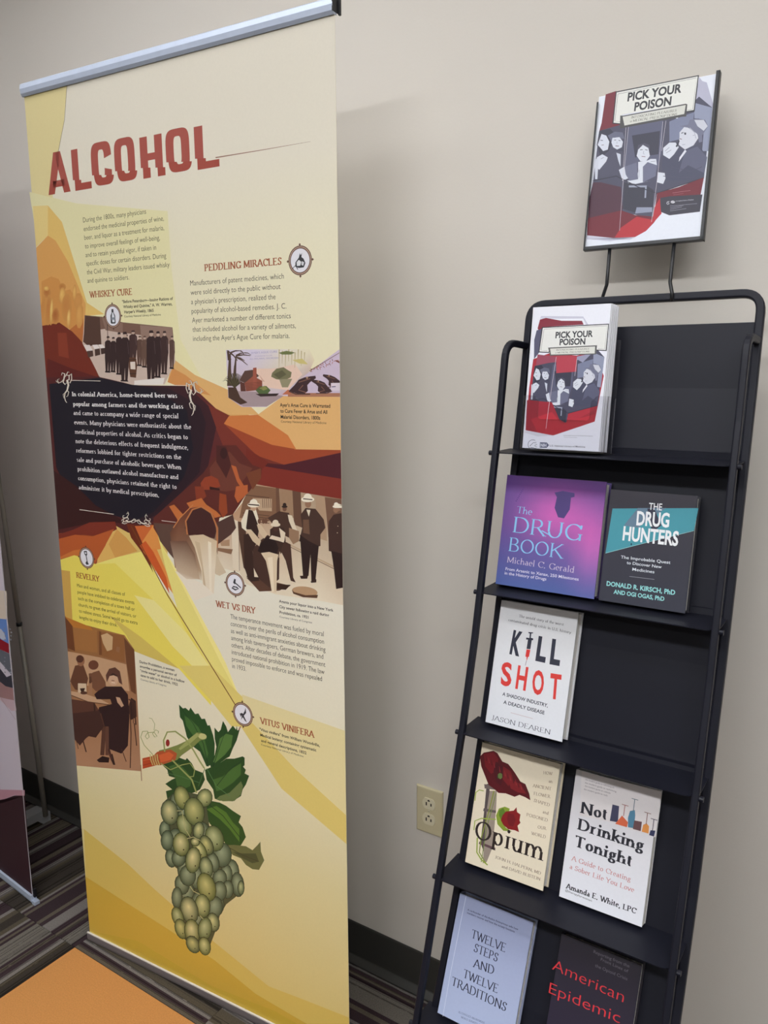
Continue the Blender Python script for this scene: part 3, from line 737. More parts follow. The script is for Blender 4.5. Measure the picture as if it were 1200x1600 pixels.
# ghosted enlargement fading into the dark panel
P.part('ghosted_liquor_raid_picture')
P.polys('''
96,44,38: 300,230 420,60 500,60 600,180 655,200 650,260 560,360 480,480 400,500 380,600 200,600 130,560 60,660 0,560 0,500
112,60,48: 340,200 400,120 460,100 520,170 600,200 500,330 440,340 350,330
78,38,36: 380,60 440,70 470,180 440,260 380,160
150,66,42: 285,290 310,255 350,245 390,265 405,310 340,330 290,330
150,70,40: 400,350 440,360 448,470 420,500 395,450
186,98,56: 470,180 500,190 520,260 575,350 550,350 505,280
186,98,56: 500,310 570,300 570,350 510,410 490,370
136,60,40: 250,310 300,310 320,370 260,420
120,66,44: 560,230 650,200 650,260 600,330
196,112,60: 95,430 125,420 180,480 200,500 190,530 150,520
196,112,60: 200,410 290,380 320,420 380,460 410,490 370,500 300,450 220,440
96,70,60: 0,530 130,540 210,620 270,860 200,840 100,720 40,640
''')
P.poly('380,530 480,480 500,560 470,600 390,660', (84, 58, 52))
P.poly('100,590 160,500 230,440 290,430 360,480 395,560 390,700 380,830 360,850 300,880 200,850 130,800', None, cols=[(110,70,52),(120,70,50),(110,56,42),(96,46,36),(100,52,40),(120,84,64),(150,112,86),(196,170,140),(214,196,168),(224,210,184),(214,190,158),(150,114,88)])
P.poly('190,560 210,480 260,435 320,450 365,500 380,580 370,625 250,600 215,605', (72, 40, 38))
P.strip('205,600 195,520 235,450 290,432 350,470 385,560 385,680', 9, (190, 120, 74)); P.strip('120,560 160,500 240,420', 6, (200, 130, 80))
P.poly('215,608 300,600 385,640 375,800 365,960 300,930 290,820 250,680', None, cols=[(214,190,156)]*3+[(232,216,190)]*3+[(230,214,188),(222,200,168)])
P.poly('250,640 280,650 320,940 305,930 292,800', (206, 182, 148)); P.poly('330,640 350,650 352,950 340,950', (240, 226, 202))
P.poly('380,700 400,760 440,830 400,850 375,840', (210, 190, 160))
P.poly('130,820 200,850 300,900 365,960 250,1000 215,950', (236, 224, 204))
P.poly('100,640 200,640 250,720 280,870 200,870 140,820', None, cols=[(120,86,70),(112,78,62),(130,96,76),(196,170,142),(222,206,182),(200,176,150)])
P.poly('340,310 400,322 402,335 340,328', (60, 30, 28)); P.ell((425, 110), 22, 34, (60, 30, 30))

# --- photograph: woman at a cafe table (sepia)
P.part('sepia_cafe_picture'); P.zoom(80, 820, 4)
P.poly('90,570 130,604 460,690 520,780 540,1100 562,1540 165,1506', None, cols=[(120,76,40), (150,100,50), (176,128,74), (150,104,70), (176,138,104), (170,128,98), (176,132,100)])
P.polys('''
112,66,40: 92,572 130,602 150,790 105,770
164,112,64: 135,620 285,655 290,800 150,780
146,96,56: 290,660 400,682 455,690 460,860 390,842 300,815
120,74,44: 300,665 312,668 318,812 300,812
110,70,46: 455,700 500,760 520,780 530,1060 500,1040 470,860
196,156,120: 110,792 300,828 470,872 490,1040 340,1020 120,990
188,120,50: 95,575 250,640 260,660 140,640
206,170,126: 312,690 350,676 386,700 382,780 350,790 325,740
150,106,74: 410,760 430,765 425,800 405,790
104,66,48: 150,880 200,870 232,960 215,1040 150,1030 125,980
120,80,58: 235,930 300,910 340,980 345,1030 280,1040 240,1000
214,190,160: 168,990 220,992 222,1055 168,1050
60,38,30: 180,1022 212,1020 205,1044 188,1044
164,120,88: 234,985 256,985 258,1062 234,1060
''')
P.ell((186, 850), 24, 34, (150, 104, 76)); P.ell((180, 838), 24, 24, (90, 54, 40)); P.ell((250, 900), 20, 28, (196, 156, 122)); P.ell((265, 876), 32, 30, (110, 66, 48)); P.poly('240,960 250,940 256,985 236,985', (100, 64, 46)); P.strip('244,950 245,990', 12, (96, 62, 44))
P.poly('125,1040 200,1052 300,1085 362,1118 330,1124 230,1105 130,1066', (198, 160, 126)); P.strip('128,1066 230,1106 360,1124', 6, (110, 72, 52)); P.ell((205, 1050), 22, 10, (92, 58, 44))
P.poly('130,1090 270,1110 300,1160 330,1200 280,1300 180,1330 140,1240', (92, 58, 46)); P.strip('270,1115 276,1200', 10, (60, 38, 32))
P.polys('''
52,32,32: 400,1010 340,1010 290,1040 270,1060 285,1090 370,1090 380,1120 300,1140 285,1200 330,1250 360,1400 440,1430 480,1380 490,1200 480,1060 440,1010
58,38,34: 500,1080 530,1100 535,1200 500,1220 480,1150
''')
P.ell((390, 965), 30, 42, (206, 168, 138)); P.poly('348,985 342,940 362,900 400,890 430,915 446,1000 425,985 412,940 385,925 366,945', (96, 62, 50)); P.poly('366,945 385,925 412,940 416,950 390,940', (60, 38, 34)); P.strip([(378, 972), (396, 974)], 4, (110, 60, 50)); P.strip([(378, 985), (400, 988)], 4, (240, 220, 200))
P.poly('405,1075 430,1080 455,1130 440,1140 415,1110', (196, 156, 126)); P.strip('300,1180 330,1290 320,1440', 26, (90, 58, 46)); P.strip('300,1240 250,1300 200,1340', (24, 12), (84, 54, 44)); P.strip('350,1260 350,1440', 22, (100, 66, 52))
P.poly('285,1470 320,1445 365,1455 360,1486 300,1484', (46, 28, 26)); P.poly('362,1440 384,1430 402,1500 388,1500', (52, 32, 28)); P.strip('360,1400 380,1470', 14, (80, 50, 42))
for p_, w_ in (('485,1090 520,1110 530,1250', 8), ('490,1120 500,1300 495,1520', 6), ('520,1240 535,1380', 6), ('140,1300 200,1350 220,1420', 8), ('150,1280 170,1400', 5), ('440,1400 470,1480', 5), ('510,1110 515,1240', 4)): P.strip(p_, w_, (76, 48, 38))
P.poly('140,1180 300,1160 330,1260 280,1330 230,1320 180,1380 145,1340', (70, 44, 38)); P.strip('560,1500 566,1600', 5, (150, 110, 80))

# --- grape vine
P.part('grape_vine_print'); P.zoom(200, 1090, 3.904)
P.poly('88,370 150,356 170,414 90,434', (182, 74, 40)); P.strip('92,384 150,372', 4, (214, 110, 66)); P.strip('92,412 150,398', 4, (140, 50, 32))
P.polys('''
44,78,38: 312,42 336,66 352,62 372,80 382,60 410,100 430,96 450,130 470,128 486,170 500,168 520,230 530,280 528,350 510,410 480,420 440,330 400,300 360,240 345,180 335,140 318,120
70,108,52: 345,110 380,130 430,180 470,260 490,340 480,380 440,290 390,220 356,170
42,74,36: 528,182 552,210 566,196 580,142 600,176 610,210 640,170 660,196 664,168 668,200 682,196 664,260 640,310 620,360 600,370 560,400 520,424 505,425 500,390 530,350 540,300 530,250
86,122,60: 560,250 600,220 640,230 630,300 590,350 530,400 520,390 545,330
44,76,36: 505,425 560,400 600,372 650,372 700,358 712,366 712,412 702,420 720,440 712,462 740,476 720,530 700,560 690,600 640,632 560,628 530,616 520,560 480,500 470,440
72,108,50: 520,500 580,480 640,430 690,400 690,470 640,520 580,560 540,570
104,120,72: 560,600 620,580 660,540 690,510 702,540 690,590 650,630 580,632 540,618
44,74,36: 200,400 240,392 300,360 330,372 352,380 360,368 390,400 410,440 460,460 470,500 440,560 400,580 350,590 300,580 270,640 244,640 232,570 270,560 228,526 268,500 290,490 250,478 240,440
68,102,50: 250,420 310,400 350,440 390,490 380,540 330,560 300,540 290,490
46,80,36: 460,640 500,628 560,640 600,660 640,690 690,722 676,760 700,790 720,850 690,900 660,912 600,900 560,830 500,770 470,710
82,118,46: 480,680 540,660 600,700 640,760 680,800 680,880 620,800 560,740
104,108,66: 590,900 650,898 720,906 760,930 790,900 808,878 812,940 832,992 800,1050 760,1046 720,1020 690,980 640,960
74,80,50: 640,940 700,950 780,950 800,1000 760,1010 700,980
''')
for p_, w_, c in (('320,60 400,160 460,280 490,420', (2, 5), (30, 58, 36)), ('600,190 560,300 520,420', (2, 5), (30, 60, 36)), ('700,380 620,440 540,540', (2, 4), (28, 54, 34)), ('480,430 540,540 620,600', 3, (90, 130, 80)), ('240,460 320,480 440,520', 3, (84, 120, 76)), ('480,640 580,720 690,860', 4, (34, 62, 36)), ('600,905 700,960 800,1000', 3, (60, 60, 40)), ('470,430 430,540', 4, (76, 110, 66))): P.strip(p_, w_, c)
P.poly('190,322 240,310 300,290 360,262 420,212 450,214 480,236 478,252 440,262 400,300 330,350 300,380 200,412 186,360', (126, 136, 74))
P.poly('180,330 260,316 300,340 290,380 200,412 150,412 140,366', (176, 84, 48)); P.poly('190,350 250,330 280,350 260,380 200,396', (206, 98, 54)); P.ell((455, 236), 26, 18, (196, 192, 130), 0.2); P.ell((243, 276), 12, 22, (150, 44, 38))
P.poly('360,262 420,216 440,226 380,280 320,320 310,310', (160, 166, 100))
for x in (136, 150, 164, 178): P.strip([(x, 345), (x+4, 380), (x+16, 412)], 6, (186, 180, 110))
for p_, w_ in (('225,330 218,260 240,210 290,206 350,250 400,320 440,390 466,430', 9), ('150,345 100,290 78,240 90,206 120,204 130,240 118,252 106,236 120,214 160,210 178,236 164,240 150,220 170,196 188,206 184,218', 4), ('160,200 164,160 146,128 130,124', 3), ('270,380 330,440 390,500 418,580', 9), ('200,400 260,440 330,410 380,400 408,440 400,480 370,484', 6)):
    P.strip(p_, w_, (150, 158, 92))
GR = [(350,1050,44,56,0),(420,1100,44,56,0),(500,1080,44,56,0),(540,1260,44,60,0),(360,1190,44,56,0),(420,1350,44,56,0),(350,700,50,60,0),(290,870,44,60,0),(450,830,50,60,0),(225,805,30,45,0),(240,870,36,50,0),(262,980,30,46,-.2),(310,980,40,40,0),(640,1060,36,60,-.1),(670,1140,36,62,-.1),(600,1080,34,52,0),(560,1100,40,44,0),(610,1170,32,46,0),(560,1180,40,50,0),(440,1250,50,60,0),(330,1140,40,50,-.2),(365,1085,46,52,-.1),(300,1220,30,54,0),(530,1280,44,56,.1),(300,640,36,50,-.3),(575,960,54,62,0),(520,1005,34,50,-.2),
 (330,610,44,60,-.25),(468,612,44,46,.2),(255,700,50,64,-.15),(345,780,40,58,-.35),(405,695,58,72,-.2),(432,812,32,44,.1),(325,895,48,60,-.1),(528,858,52,66,-.3),(480,900,36,52,-.4),(438,930,34,52,-.5),(398,990,44,66,.1),(478,1035,38,54,-.2),(480,1155,52,74,-.3),(455,1270,44,60,-.1),(375,1295,50,70,-.25),(304,1335,32,50,-.3),(325,1410,34,52,-.3),(520,1370,36,48,-.2),(392,1425,44,62,-.15),(470,1410,40,58,.1),(398,1505,36,46,-.5),(468,1515,34,46,-.2),(410,880,26,20,.5),(690,1160,18,36,0)]
P.poly('215,640 300,560 470,600 500,800 600,930 680,1060 690,1190 600,1260 560,1330 540,1410 490,1540 400,1520 330,1460 290,1370 280,1230 320,1060 250,1000 215,860', (78, 84, 58))
for i, (x, y, a, b, r) in enumerate(GR + [(420,1000,34,46,0),(350,1040,36,46,0),(590,1040,34,50,0),(520,1130,36,50,0),(410,1200,34,44,0),(420,1340,34,46,0),(380,930,30,44,.2)][:0]):
    a *= 1.04; b *= 1.2
    P.ell((x, y), a+3, b+3, (50, 54, 36), r)
    hi = ((206, 204, 142), (216, 208, 150), (184, 190, 138), (196, 192, 124))[i % 4] if i > 26 else (150, 162, 128)
    P.blob((x, y), a, b, r, hi, ((86, 98, 52), (82, 96, 56), (70, 86, 58))[i % 3] if i > 26 else (66, 82, 60), off=(-0.1, -0.25))
    if i > 26: P.ell((x+a*.3, y+b*.45), a*.08, b*.06, (60, 60, 40))
for p_ in ('330,690 350,800 380,850', '360,860 400,850 440,870', '380,1150 400,1180 440,1200', '300,690 330,690', '440,1330 460,1350'): P.strip(p_, 4, (176, 172, 120))

# --- filigree
P.part('filigree_print')
def scroll(cx, cy, sc, fx, fy, rot=0.0):
    cr, sr = math.cos(rot), math.sin(rot)
    for pts, wd in (([(-50, -6), (-34, 4), (-14, -2), (0, -16), (14, -30), (30, -26), (30, -10), (18, -8)], (3, 8)), ([(0, -16), (4, -34), (-12, -38), (-16, -28)], (8, 3)), ([(18, -8), (26, 12), (18, 34), (6, 44), (2, 60), (8, 76), (16, 84)], (12, 3)),
                    ([(30, -26), (44, -34), (46, -14), (36, 4), (28, 0)], (7, 3)), ([(18, 34), (28, 40), (22, 56), (12, 60)], (6, 2)), ([(-34, 4), (-40, -10), (-28, -14)], (5, 2)), ([(0, -16), (-6, 0), (6, 10), (14, 2)], (8, 3)), ([(6, 44), (-6, 50), (-2, 66)], (5, 2)), ([(14, -30), (22, -42), (32, -40)], (6, 2))):
        q = [(cx+sc*((fx*a)*cr-(fy*b)*sr), cy+sc*((fx*a)*sr+(fy*b)*cr)) for a, b in pts]; P.strip(q, (wd[0]*sc*1.5, wd[1]*sc*1.5), (28, 24, 26)); P.strip(q, (wd[0]*sc, wd[1]*sc), (226, 216, 200))
P.zoom(70, 560, 4.444)
scroll(135, 165, 1.15, 1, 1.7/1.15*1.0); P.strip('185,152 388,157', 4, (226, 214, 200))
P.part('filigree_print'); scroll(1040, 235, 1.25, -1, 1.55); P.strip('620,183 990,188', 3.5, (226, 214, 200))
P.part('filigree_print'); P.strip('242,1050 480,1082', 4, (226, 214, 200)); scroll(575, 1110, 0.9, 1, -1.0, 1.75)
P.part('filigree_print'); P.strip('812,1126 910,1138', 4, (226, 214, 200)); scroll(700, 1125, 0.9, -1, -1.0, -1.55)

# --- lettering
P.part('title_lettering'); P.zoom(0, 0, 2.143)
# each letter cut through and its foot shifted, as printed
TITLE = [('A', 163, 654, 237, 641, 140), ('L', 247, 641, 302, 631, 140), ('C', 311, 628, 378, 613, 146), ('O', 388, 613, 456, 600, 146), ('H', 474, 601, 548, 587, 140), ('O', 559, 584, 638, 568, 146), ('L', 655, 572, 728, 557, 146)]
RED = (172, 84, 72)
def ring(w, h, t, r, a0, a1, n=9):
    # rounded-rectangle stroke from angle a0 to a1 (degrees), as quads
    def pt(hw, hh, rr, a):
        c, s_ = math.cos(a), math.sin(a)
        e = 4.2
        return (w/2 + hw*math.copysign(abs(c)**(2/e), c), h/2 + hh*math.copysign(abs(s_)**(2/e), s_))
    V, F = [], []; N_ = n*4
    for i in range(N_+1):
        a = math.radians(a0+(a1-a0)*i/N_); V += [pt(w/2, h/2, r, a), pt(w/2-t, h/2-t*0.86, r, a)]
    for i in range(N_): F.append((2*i, 2*i+1, 2*i+3, 2*i+2))
    return V, F
def title_glyph(ch):
    t = 0.205
    def B_(*rs):
        V, F = [], []
        for q in rs: F.append(tuple(range(len(V), len(V)+len(q)))); V += q
        return V, F
    def rc(x0, y0, x1, y1): return [(x0, y0), (x1, y0), (x1, y1), (x0, y1)]
    if ch == 'L': return B_(rc(0, 0, t, 1), rc(t, 0, 0.52, 0.17)) + (0.52,)
    if ch == 'H': return B_(rc(0, 0, t, 1), rc(0.60-t, 0, 0.60, 1), rc(t, 0.42, 0.60-t, 0.59)) + (0.60,)
    if ch == 'A': return B_([(0, 0), (t, 0), (0.40, 0.72), (0.42, 1), (0.24, 1)], [(0.70-t, 0), (0.70, 0), (0.46, 1), (0.42, 1), (0.30, 1), (0.33, 0.72)], rc(0.17, 0.16, 0.53, 0.32)) + (0.70,)
    if ch == 'O': return ring(0.60, 1.0, t, .3, 0, 360, 16) + (0.60,)
    V, F = ring(0.58, 1.0, t, .3, 6, 354, 20)
    return V, F, 0.58
def cutletter(ch, x0, y0, x1, y1, cap):
    a = P.uv((x0, y0)); b = P.uv((x1, y1)); t = P.uv((x0, y0-cap)); H = t[1]-a[1]; a = (a[0], (a[1]+b[1])/2)
    V, F, W = title_glyph(ch); sx = (b[0]-a[0])/W; cut = 0.27
    bmx = bmesh.new(); vs = [bmx.verts.new((x*sx, y*H, 0)) for x, y in V]
    for f in F:
        try: bmx.faces.new([vs[i] for i in f])
        except ValueError: pass
    bmesh.ops.bisect_plane(bmx, geom=bmx.verts[:]+bmx.edges[:]+bmx.faces[:], plane_co=(0, cut*H, 0), plane_no=(0.10, 1, 0))
    bmx.verts.index_update(); bmesh.ops.triangulate(bmx, faces=bmx.faces[:])
    low, high = [], []
    for f in bmx.faces:
        c = f.calc_center_median(); (low if (c.y-cut*H+0.1*c.x) < 0 else high).append([(v.co.x, v.co.y) for v in f.verts])
    bmx.free()
    for grp, dx, c in ((high, 0.0, RED), (low, 0.006 if ch != 'A' else 0.0, (168, 76, 62))):
        pts = []; fs = []
        for tri in grp:
            fs.append(tuple(range(len(pts), len(pts)+len(tri)))); pts += [(a[0]+x+dx, a[1]+y) for x, y in tri]
        P.emit(pts, fs, [c]*len(pts), step=False)
P.k += 1
for t in TITLE: cutletter(*t)
P.strip('722,528 880,502 1040,474', (4, 0.8), (150, 110, 90))
P.part('paragraph_lettering'); P.zoom(30, 300, 4.444); INK = (48, 42, 34)
P.block(['During the 1800s, many physicians', 'endorsed the medicinal properties of wine,', 'beer, and liquor as a treatment for malaria,', 'to improve overall feelings of well-being,', 'and to retain youthful vigor, if taken in', 'specific doses for certain disorders. During', 'the Civil War, military leaders issued whisky', 'and quinine to soldiers.'], (445, 212), (476, 632), (1045, 520), 6, 36, INK, bold=-0.004)
P.zoom(270, 360, 4.444)
P.part('paragraph_lettering'); P.block(['Manufacturers of patent medicines, which', 'were sold directly to the public without', "a physician's prescription, realized the", 'popularity of alcohol-based remedies. J. C.', 'Ayer marketed a number of different tonics', 'that included alcohol for a variety of ailments,', "including the Ayer's Ague Cure for malaria."], (122, 384), (142, 768), (855, 690), 5, 38, INK, bold=-0.004)
P.zoom(310, 880, 5)
P.part('paragraph_lettering'); P.block(['The temperance movement was fueled by moral', 'concerns over the perils of alcohol consumption', 'as well as anti-immigrant anxieties about drinking', 'among Irish tavern-goers, German brewers, and', 'others. After decades of debate, the government', 'introduced national prohibition in 1919. The law', 'proved impossible to enforce and was repealed', 'in 1933.'], (252, 432), (266, 818), (994, 700), 2, 38, INK, bold=-0.004)
P.zoom(80, 820, 4)
P.part('paragraph_lettering'); P.block(['Men and women, and all classes of', 'people have imbibed to celebrate events', 'such as the completion of a town hall or', 'church, to greet the arrival of visitors, or', 'to relieve stress. Some would go to extra', 'lengths to enjoy their drink.'], (163, 388), (178, 586), (540, 616), 4, 22, (56, 48, 24), bold=0.0)
P.part('caption_lettering'); P.zoom(30, 300, 4.444)
CAPB = (44, 36, 30)
P.block(['"Before Petersburg—Issuing Rations of', 'Whisky and Quinine," A. W. Warren,', "Harper's Weekly, 1865"], (716, 772), (731, 843), (1068, 742), 0, 21, CAPB, bold=0.02)
P.block(['Courtesy National Library of Medicine'], (731, 871), (731, 871), (984, 858), 0, 15, CAPB)
P.zoom(270, 360, 4.444)
P.part('caption_lettering'); P.block(["Ayer's Ague Cure is Warranted", 'to Cure Fever & Ague and All', 'Malarial Disorders, 1800s'], (745, 1224), (750, 1306), (1094, 1234), 0, 26, CAPB, bold=0.02)
P.block(['Courtesy National Library of Medicine'], (752, 1334), (752, 1334), (1067, 1346), 0, 17, CAPB)
P.zoom(310, 880, 5)
P.part('caption_lettering'); P.block(['Agents pour liquor into a New York', 'City sewer following a raid during', 'Prohibition, ca. 1921'], (631, 306), (635, 392), (1055, 388), 0, 22, CAPB, bold=0.02)
P.block(['Courtesy Library of Congress'], (635, 424), (635, 424), (888, 470), 0, 15, CAPB)
P.part('caption_lettering'); P.block(['"Vitus vinifera" from William Woodville,', 'Medical botany: containing systematic', 'and general descriptions, 1832'], (478, 1306), (492, 1394), (950, 1450), 0, 22, CAPB, bold=0.02)
P.block(['Courtesy National Library of Medicine'], (492, 1422), (492, 1422), (822, 1514), 0, 15, CAPB)
P.zoom(80, 820, 4)
P.part('caption_lettering'); P.block(['During Prohibition, a woman', 'smuggles a personal serving of', '"giggle water" or alcohol in a hollow', 'cane to add to her drink, 1922'], (553, 862), (560, 946), (835, 992), 2, 16, CAPB, bold=0.02)
P.block(['Courtesy Library of Congress'], (560, 970), (560, 970), (720, 1012), 0, 11, CAPB)
P.part('heading_lettering'); HD = (162, 84, 44)
P.zoom(30, 300, 4.444); P.text('WHISKEY CURE', (488, 735), (785, 712), 44, HD, font=BOLDR, level=True)
P.zoom(270, 360, 4.444); P.part('heading_lettering'); P.text('PEDDLING MIRACLES', (220, 284), (757, 243), 48, HD, font=BOLDR, level=True)
P.zoom(310, 880, 5); P.part('heading_lettering'); P.text('WET VS DRY', (135, 338), (450, 384), 48, HD, font=BOLDR, level=True)
P.part('heading_lettering'); P.text('VITUS VINIFERA', (480, 1250), (910, 1364), 48, HD, font=BOLDR, level=True)
P.zoom(80, 820, 4); P.part('heading_lettering'); P.text('REVELRY', (158, 330), (304, 352), 34, HD, font=BOLDR, level=True)
P.part('panel_lettering'); P.zoom(70, 560, 4.444)
PL = ['In colonial America, home-brewed beer was', 'popular among farmers and the working class', 'and came to accompany a wide range of special', 'events. Many physicians were enthusiastic about the', 'medicinal properties of alcohol. As critics began to', 'note the deleterious effects of frequent indulgence,', 'reformers lobbied for tighter restrictions on the', 'sale and purchase of alcoholic beverages. When', 'prohibition outlawed alcohol manufacture and', 'consumption, physicians retained the right to', 'administer it by medical prescription.']
P.block(PL[:2], (190, 262), (197, 330), (962, 354), 1, 30, (240, 236, 234), font=SLAB)
P.block(PL[2:], (201, 392), (238, 908), (1018, 500), 1, 30, (236, 230, 230), font=(17, 9, 7, 9, 0.0))

# --- medallions
def medallion(cx, cy, ry, kind):
    P.part('medallion_print')
    a = P.uv((cx, cy)); t = P.uv((cx, cy-ry)); R = t[1]-a[1]
    def disc(r, c, n=28): P.emit([(a[0]+r*math.cos(2*PI*i/n), a[1]+r*math.sin(2*PI*i/n)) for i in range(n)], [tuple(range(n))], [c]*n)
    for k in range(4):
        q = k*PI/2; P.emit([(a[0]+R*1.06*math.cos(q)+R*.1*math.cos(z), a[1]+R*1.06*math.sin(q)+R*.1*math.sin(z)) for z in (0, PI/2, PI, 1.5*PI)], [(0, 1, 2, 3)], [(96, 62, 46)]*4)
    disc(R, (92, 58, 44)); disc(R*.93, (190, 160, 140)); disc(R*.87, (96, 62, 48)); disc(R*.8, (232, 230, 236))
    def loc(pts, c, wd=None):
        q = [(a[0]+x*R, a[1]+y*R) for x, y in pts]
        if wd is None: P.emit(q, [tuple(range(len(q)))], [c]*len(q)); return
        n = len(q); L = []; Rr = []
        for i in range(n):
            p0 = q[max(0, i-1)]; p1 = q[min(n-1, i+1)]; dx, dy = p1[0]-p0[0], p1[1]-p0[1]; l = math.hypot(dx, dy) or 1
            L.append((q[i][0]-dy/l*wd*R/2, q[i][1]+dx/l*wd*R/2)); Rr.append((q[i][0]+dy/l*wd*R/2, q[i][1]-dx/l*wd*R/2))
        P.emit(L+Rr, [(i, i+1, n+i+1, n+i) for i in range(n-1)], [c]*(2*n))
    K = (52, 52, 56); Gy = (140, 146, 156)
    if kind == 'bottle':
        loc([(-.12, .58), (.12, .58), (.12, .3), (.28, .05), (.3, -.55), (.2, -.62), (-.2, -.62), (-.3, -.55), (-.28, .05), (-.12, .3)], K); loc([(-.05, .3), (.06, .3), (.18, .0), (.18, -.5), (-.1, -.5), (-.12, 0)], (226, 228, 234)); loc([(-.2, -.1), (.24, -.1), (.24, -.3), (-.2, -.3)], Gy)
    elif kind == 'sack':
        loc([(0, .5), (-.1, .2), (-.4, -.1), (-.42, -.4), (-.1, -.5), (.3, -.48), (.45, -.2), (.3, .1), (.12, .22), (.18, .5), (.06, .35)], K); loc([(-.3, -.1), (-.1, .05), (.1, -.1), (0, -.35), (-.28, -.35)], (230, 230, 232)); loc([(.15, -.05), (.35, -.15), (.25, -.38), (.1, -.3)], (220, 220, 224)); loc([(-.65, -.5), (-.4, -.3), (-.2, -.6)], K, .06)
    elif kind == 'gavel':
        loc([(-.4, -.4), (0, -.55), (.4, -.35), (.2, -.2), (-.2, -.18)], K); loc([(-.3, -.32), (0, -.28), (.3, -.36), (0, -.42)], (228, 228, 232)); loc([(-.2, .1), (-.05, .45), (.1, .4), (0, -.05)], K); loc([(0, .12), (.6, -.25)], K, .1)
    elif kind == 'glass':
        loc([(-.32, .6), (.1, .66), (.12, .3), (.02, .2), (.1, -.35), (.24, -.6), (-.1, -.66), (-.2, -.5), (-.02, -.3), (-.1, .2), (-.25, .3)], K); loc([(-.2, .5), (.02, .52), (0, .34), (-.16, .36)], (228, 228, 232))
    else:
        loc([(.3, .6), (.35, .2), (.1, -.1), (.4, -.6), (.2, -.5), (0, -.25), (-.2, -.5), (-.1, -.2), (-.15, .1), (.05, .05), (.2, .3)], K); loc([(-.3, .0), (-.05, .1), (-.2, -.3)], K)
P.zoom(0, 0, 1)
for a in ((176.5, 494, 19, 'bottle'), (469, 407, 23.5, 'sack'), (367.5, 912.5, 18.5, 'gavel'), (135.5, 871.5, 16.5, 'glass'), (379.5, 1116, 18.5, 'sprig')): medallion(*a)
P.done()

# ================================================================ SECOND BANNER (its right edge shows at the left of the frame)
B2U = Vector((-0.9965, 0.083, 0)).normalized()*-1; B2O = Vector((-1.188-0.85*B2U.x, -0.342-0.85*B2U.y, 0)); B2N = B2U.cross(Vector((0, 0, 1)))
B2M = Matrix(((B2U.x, B2N.x, 0, B2O.x), (B2U.y, B2N.y, 0, B2O.y), (0, 0, 1, 0), (0, 0, 0, 1)))
b2 = empty('retractable_banner', (B2O.x+0.42*B2U.x, B2O.y+0.42*B2U.y, 0), 'lilac and plum retractable banner at the left edge, only its right side showing', 'banner')
obj('graphic_sheet', bx((0, -0.0006, 0.026), (0.85, 0, 2.236), B2M), mat('lilac_vinyl', (214, 204, 216), 0.42), b2)
bm = bmesh.new(); prism(bm, [(-0.007, -0.014), (0.003, -0.016), (0.0085, 0.0), (0.002, 0.0135), (-0.007, 0.0135)], B2O+Vector((0, 0, 2.232)), B2N, Vector((0, 0, 1)), B2U, 0, 0.85); obj('top_rail', bm, M_ALU, b2)
bm = bmesh.new(); prism(bm, [(-0.012, 0.003), (0.004, 0.003), (0.0065, 0.010), (0.005, 0.024), (0.0012, 0.027), (-0.004, 0.028), (-0.012, 0.024)], B2O-B2U*0.004, B2N, Vector((0, 0, 1)), B2U, 0, 0.853); obj('base_bar', bm, M_ALU, b2)
obj('base_hook', bx((0.849, -0.010, 0.02), (0.857, -0.002, 0.046), B2M), M_BLACK, b2, bevel=0.002)
obj('base_clip', bx((0.849, -0.012, 0.0), (0.866, 0.004, 0.010), B2M), M_ALU, b2, bevel=0.002)
obj('foot', bx((0.3, -0.1, 0.0), (0.34, -0.012, 0.008), B2M), M_ALU, b2, bevel=0.002)
P2 = Print(B2O, B2U, Vector((0, 0, 1)), b2, P_BANNER)
P2.part('background_print')
P2.emit([(0.0, 1.16), (0.85, 1.13), (0.85, 2.21), (0, 2.21)], [(0, 1, 2, 3)], [(220, 206, 206), (222, 208, 206), (226, 216, 220), (226, 216, 220)])
P2.zoom(0, 960, 5.714)
P2.polys('''
222,206,190: -700,-260 60,-210 66,40 -700,60
104,140,206: -700,-40 58,44 80,265 -700,120
196,200,214: -700,80 10,130 40,170 56,230 20,225 -10,200 -700,150
150,22,40: -700,150 0,218 78,262 84,350 0,310 -700,230
104,106,116: -700,230 0,310 84,352 104,540 0,420 -700,380
60,58,68: -700,380 0,480 60,560 104,540 116,658 50,640 0,600 -700,520
168,128,128: -700,520 0,600 50,640 118,660 132,770 0,740 -700,720
206,178,186: -700,720 0,742 132,768 150,860 100,860 0,760
''')
for k in range(40):
    x = -60+(k*53 % 160); y = 120+(k*97 % 420)
    if 250 < y < 350: continue
    P2.poly([(x, y), (x+12, y+5), (x+9, y+14), (x-3, y+9)], ((176, 178, 190), (70, 72, 84), (140, 142, 154))[k % 3])
P2.strip('10,745 70,840 140,940', 2, (150, 110, 110))
P2.zoom(0, 1200, 4)
P2.polys('''
196,146,160: -600,120 155,138 155,175 90,170 0,205 -600,420
58,30,38: -600,420 0,205 90,172 155,173 205,838 0,660 -600,300
58,30,38: -600,200 0,300 0,665 -600,240
''')
P2.part('vinyl_edge'); P2.emit([(0.8465, 0.03), (0.85, 0.03), (0.85, 2.2), (0.8465, 2.2)], [(0, 1, 2, 3)], [(206, 200, 204)]*4)
P2.done()
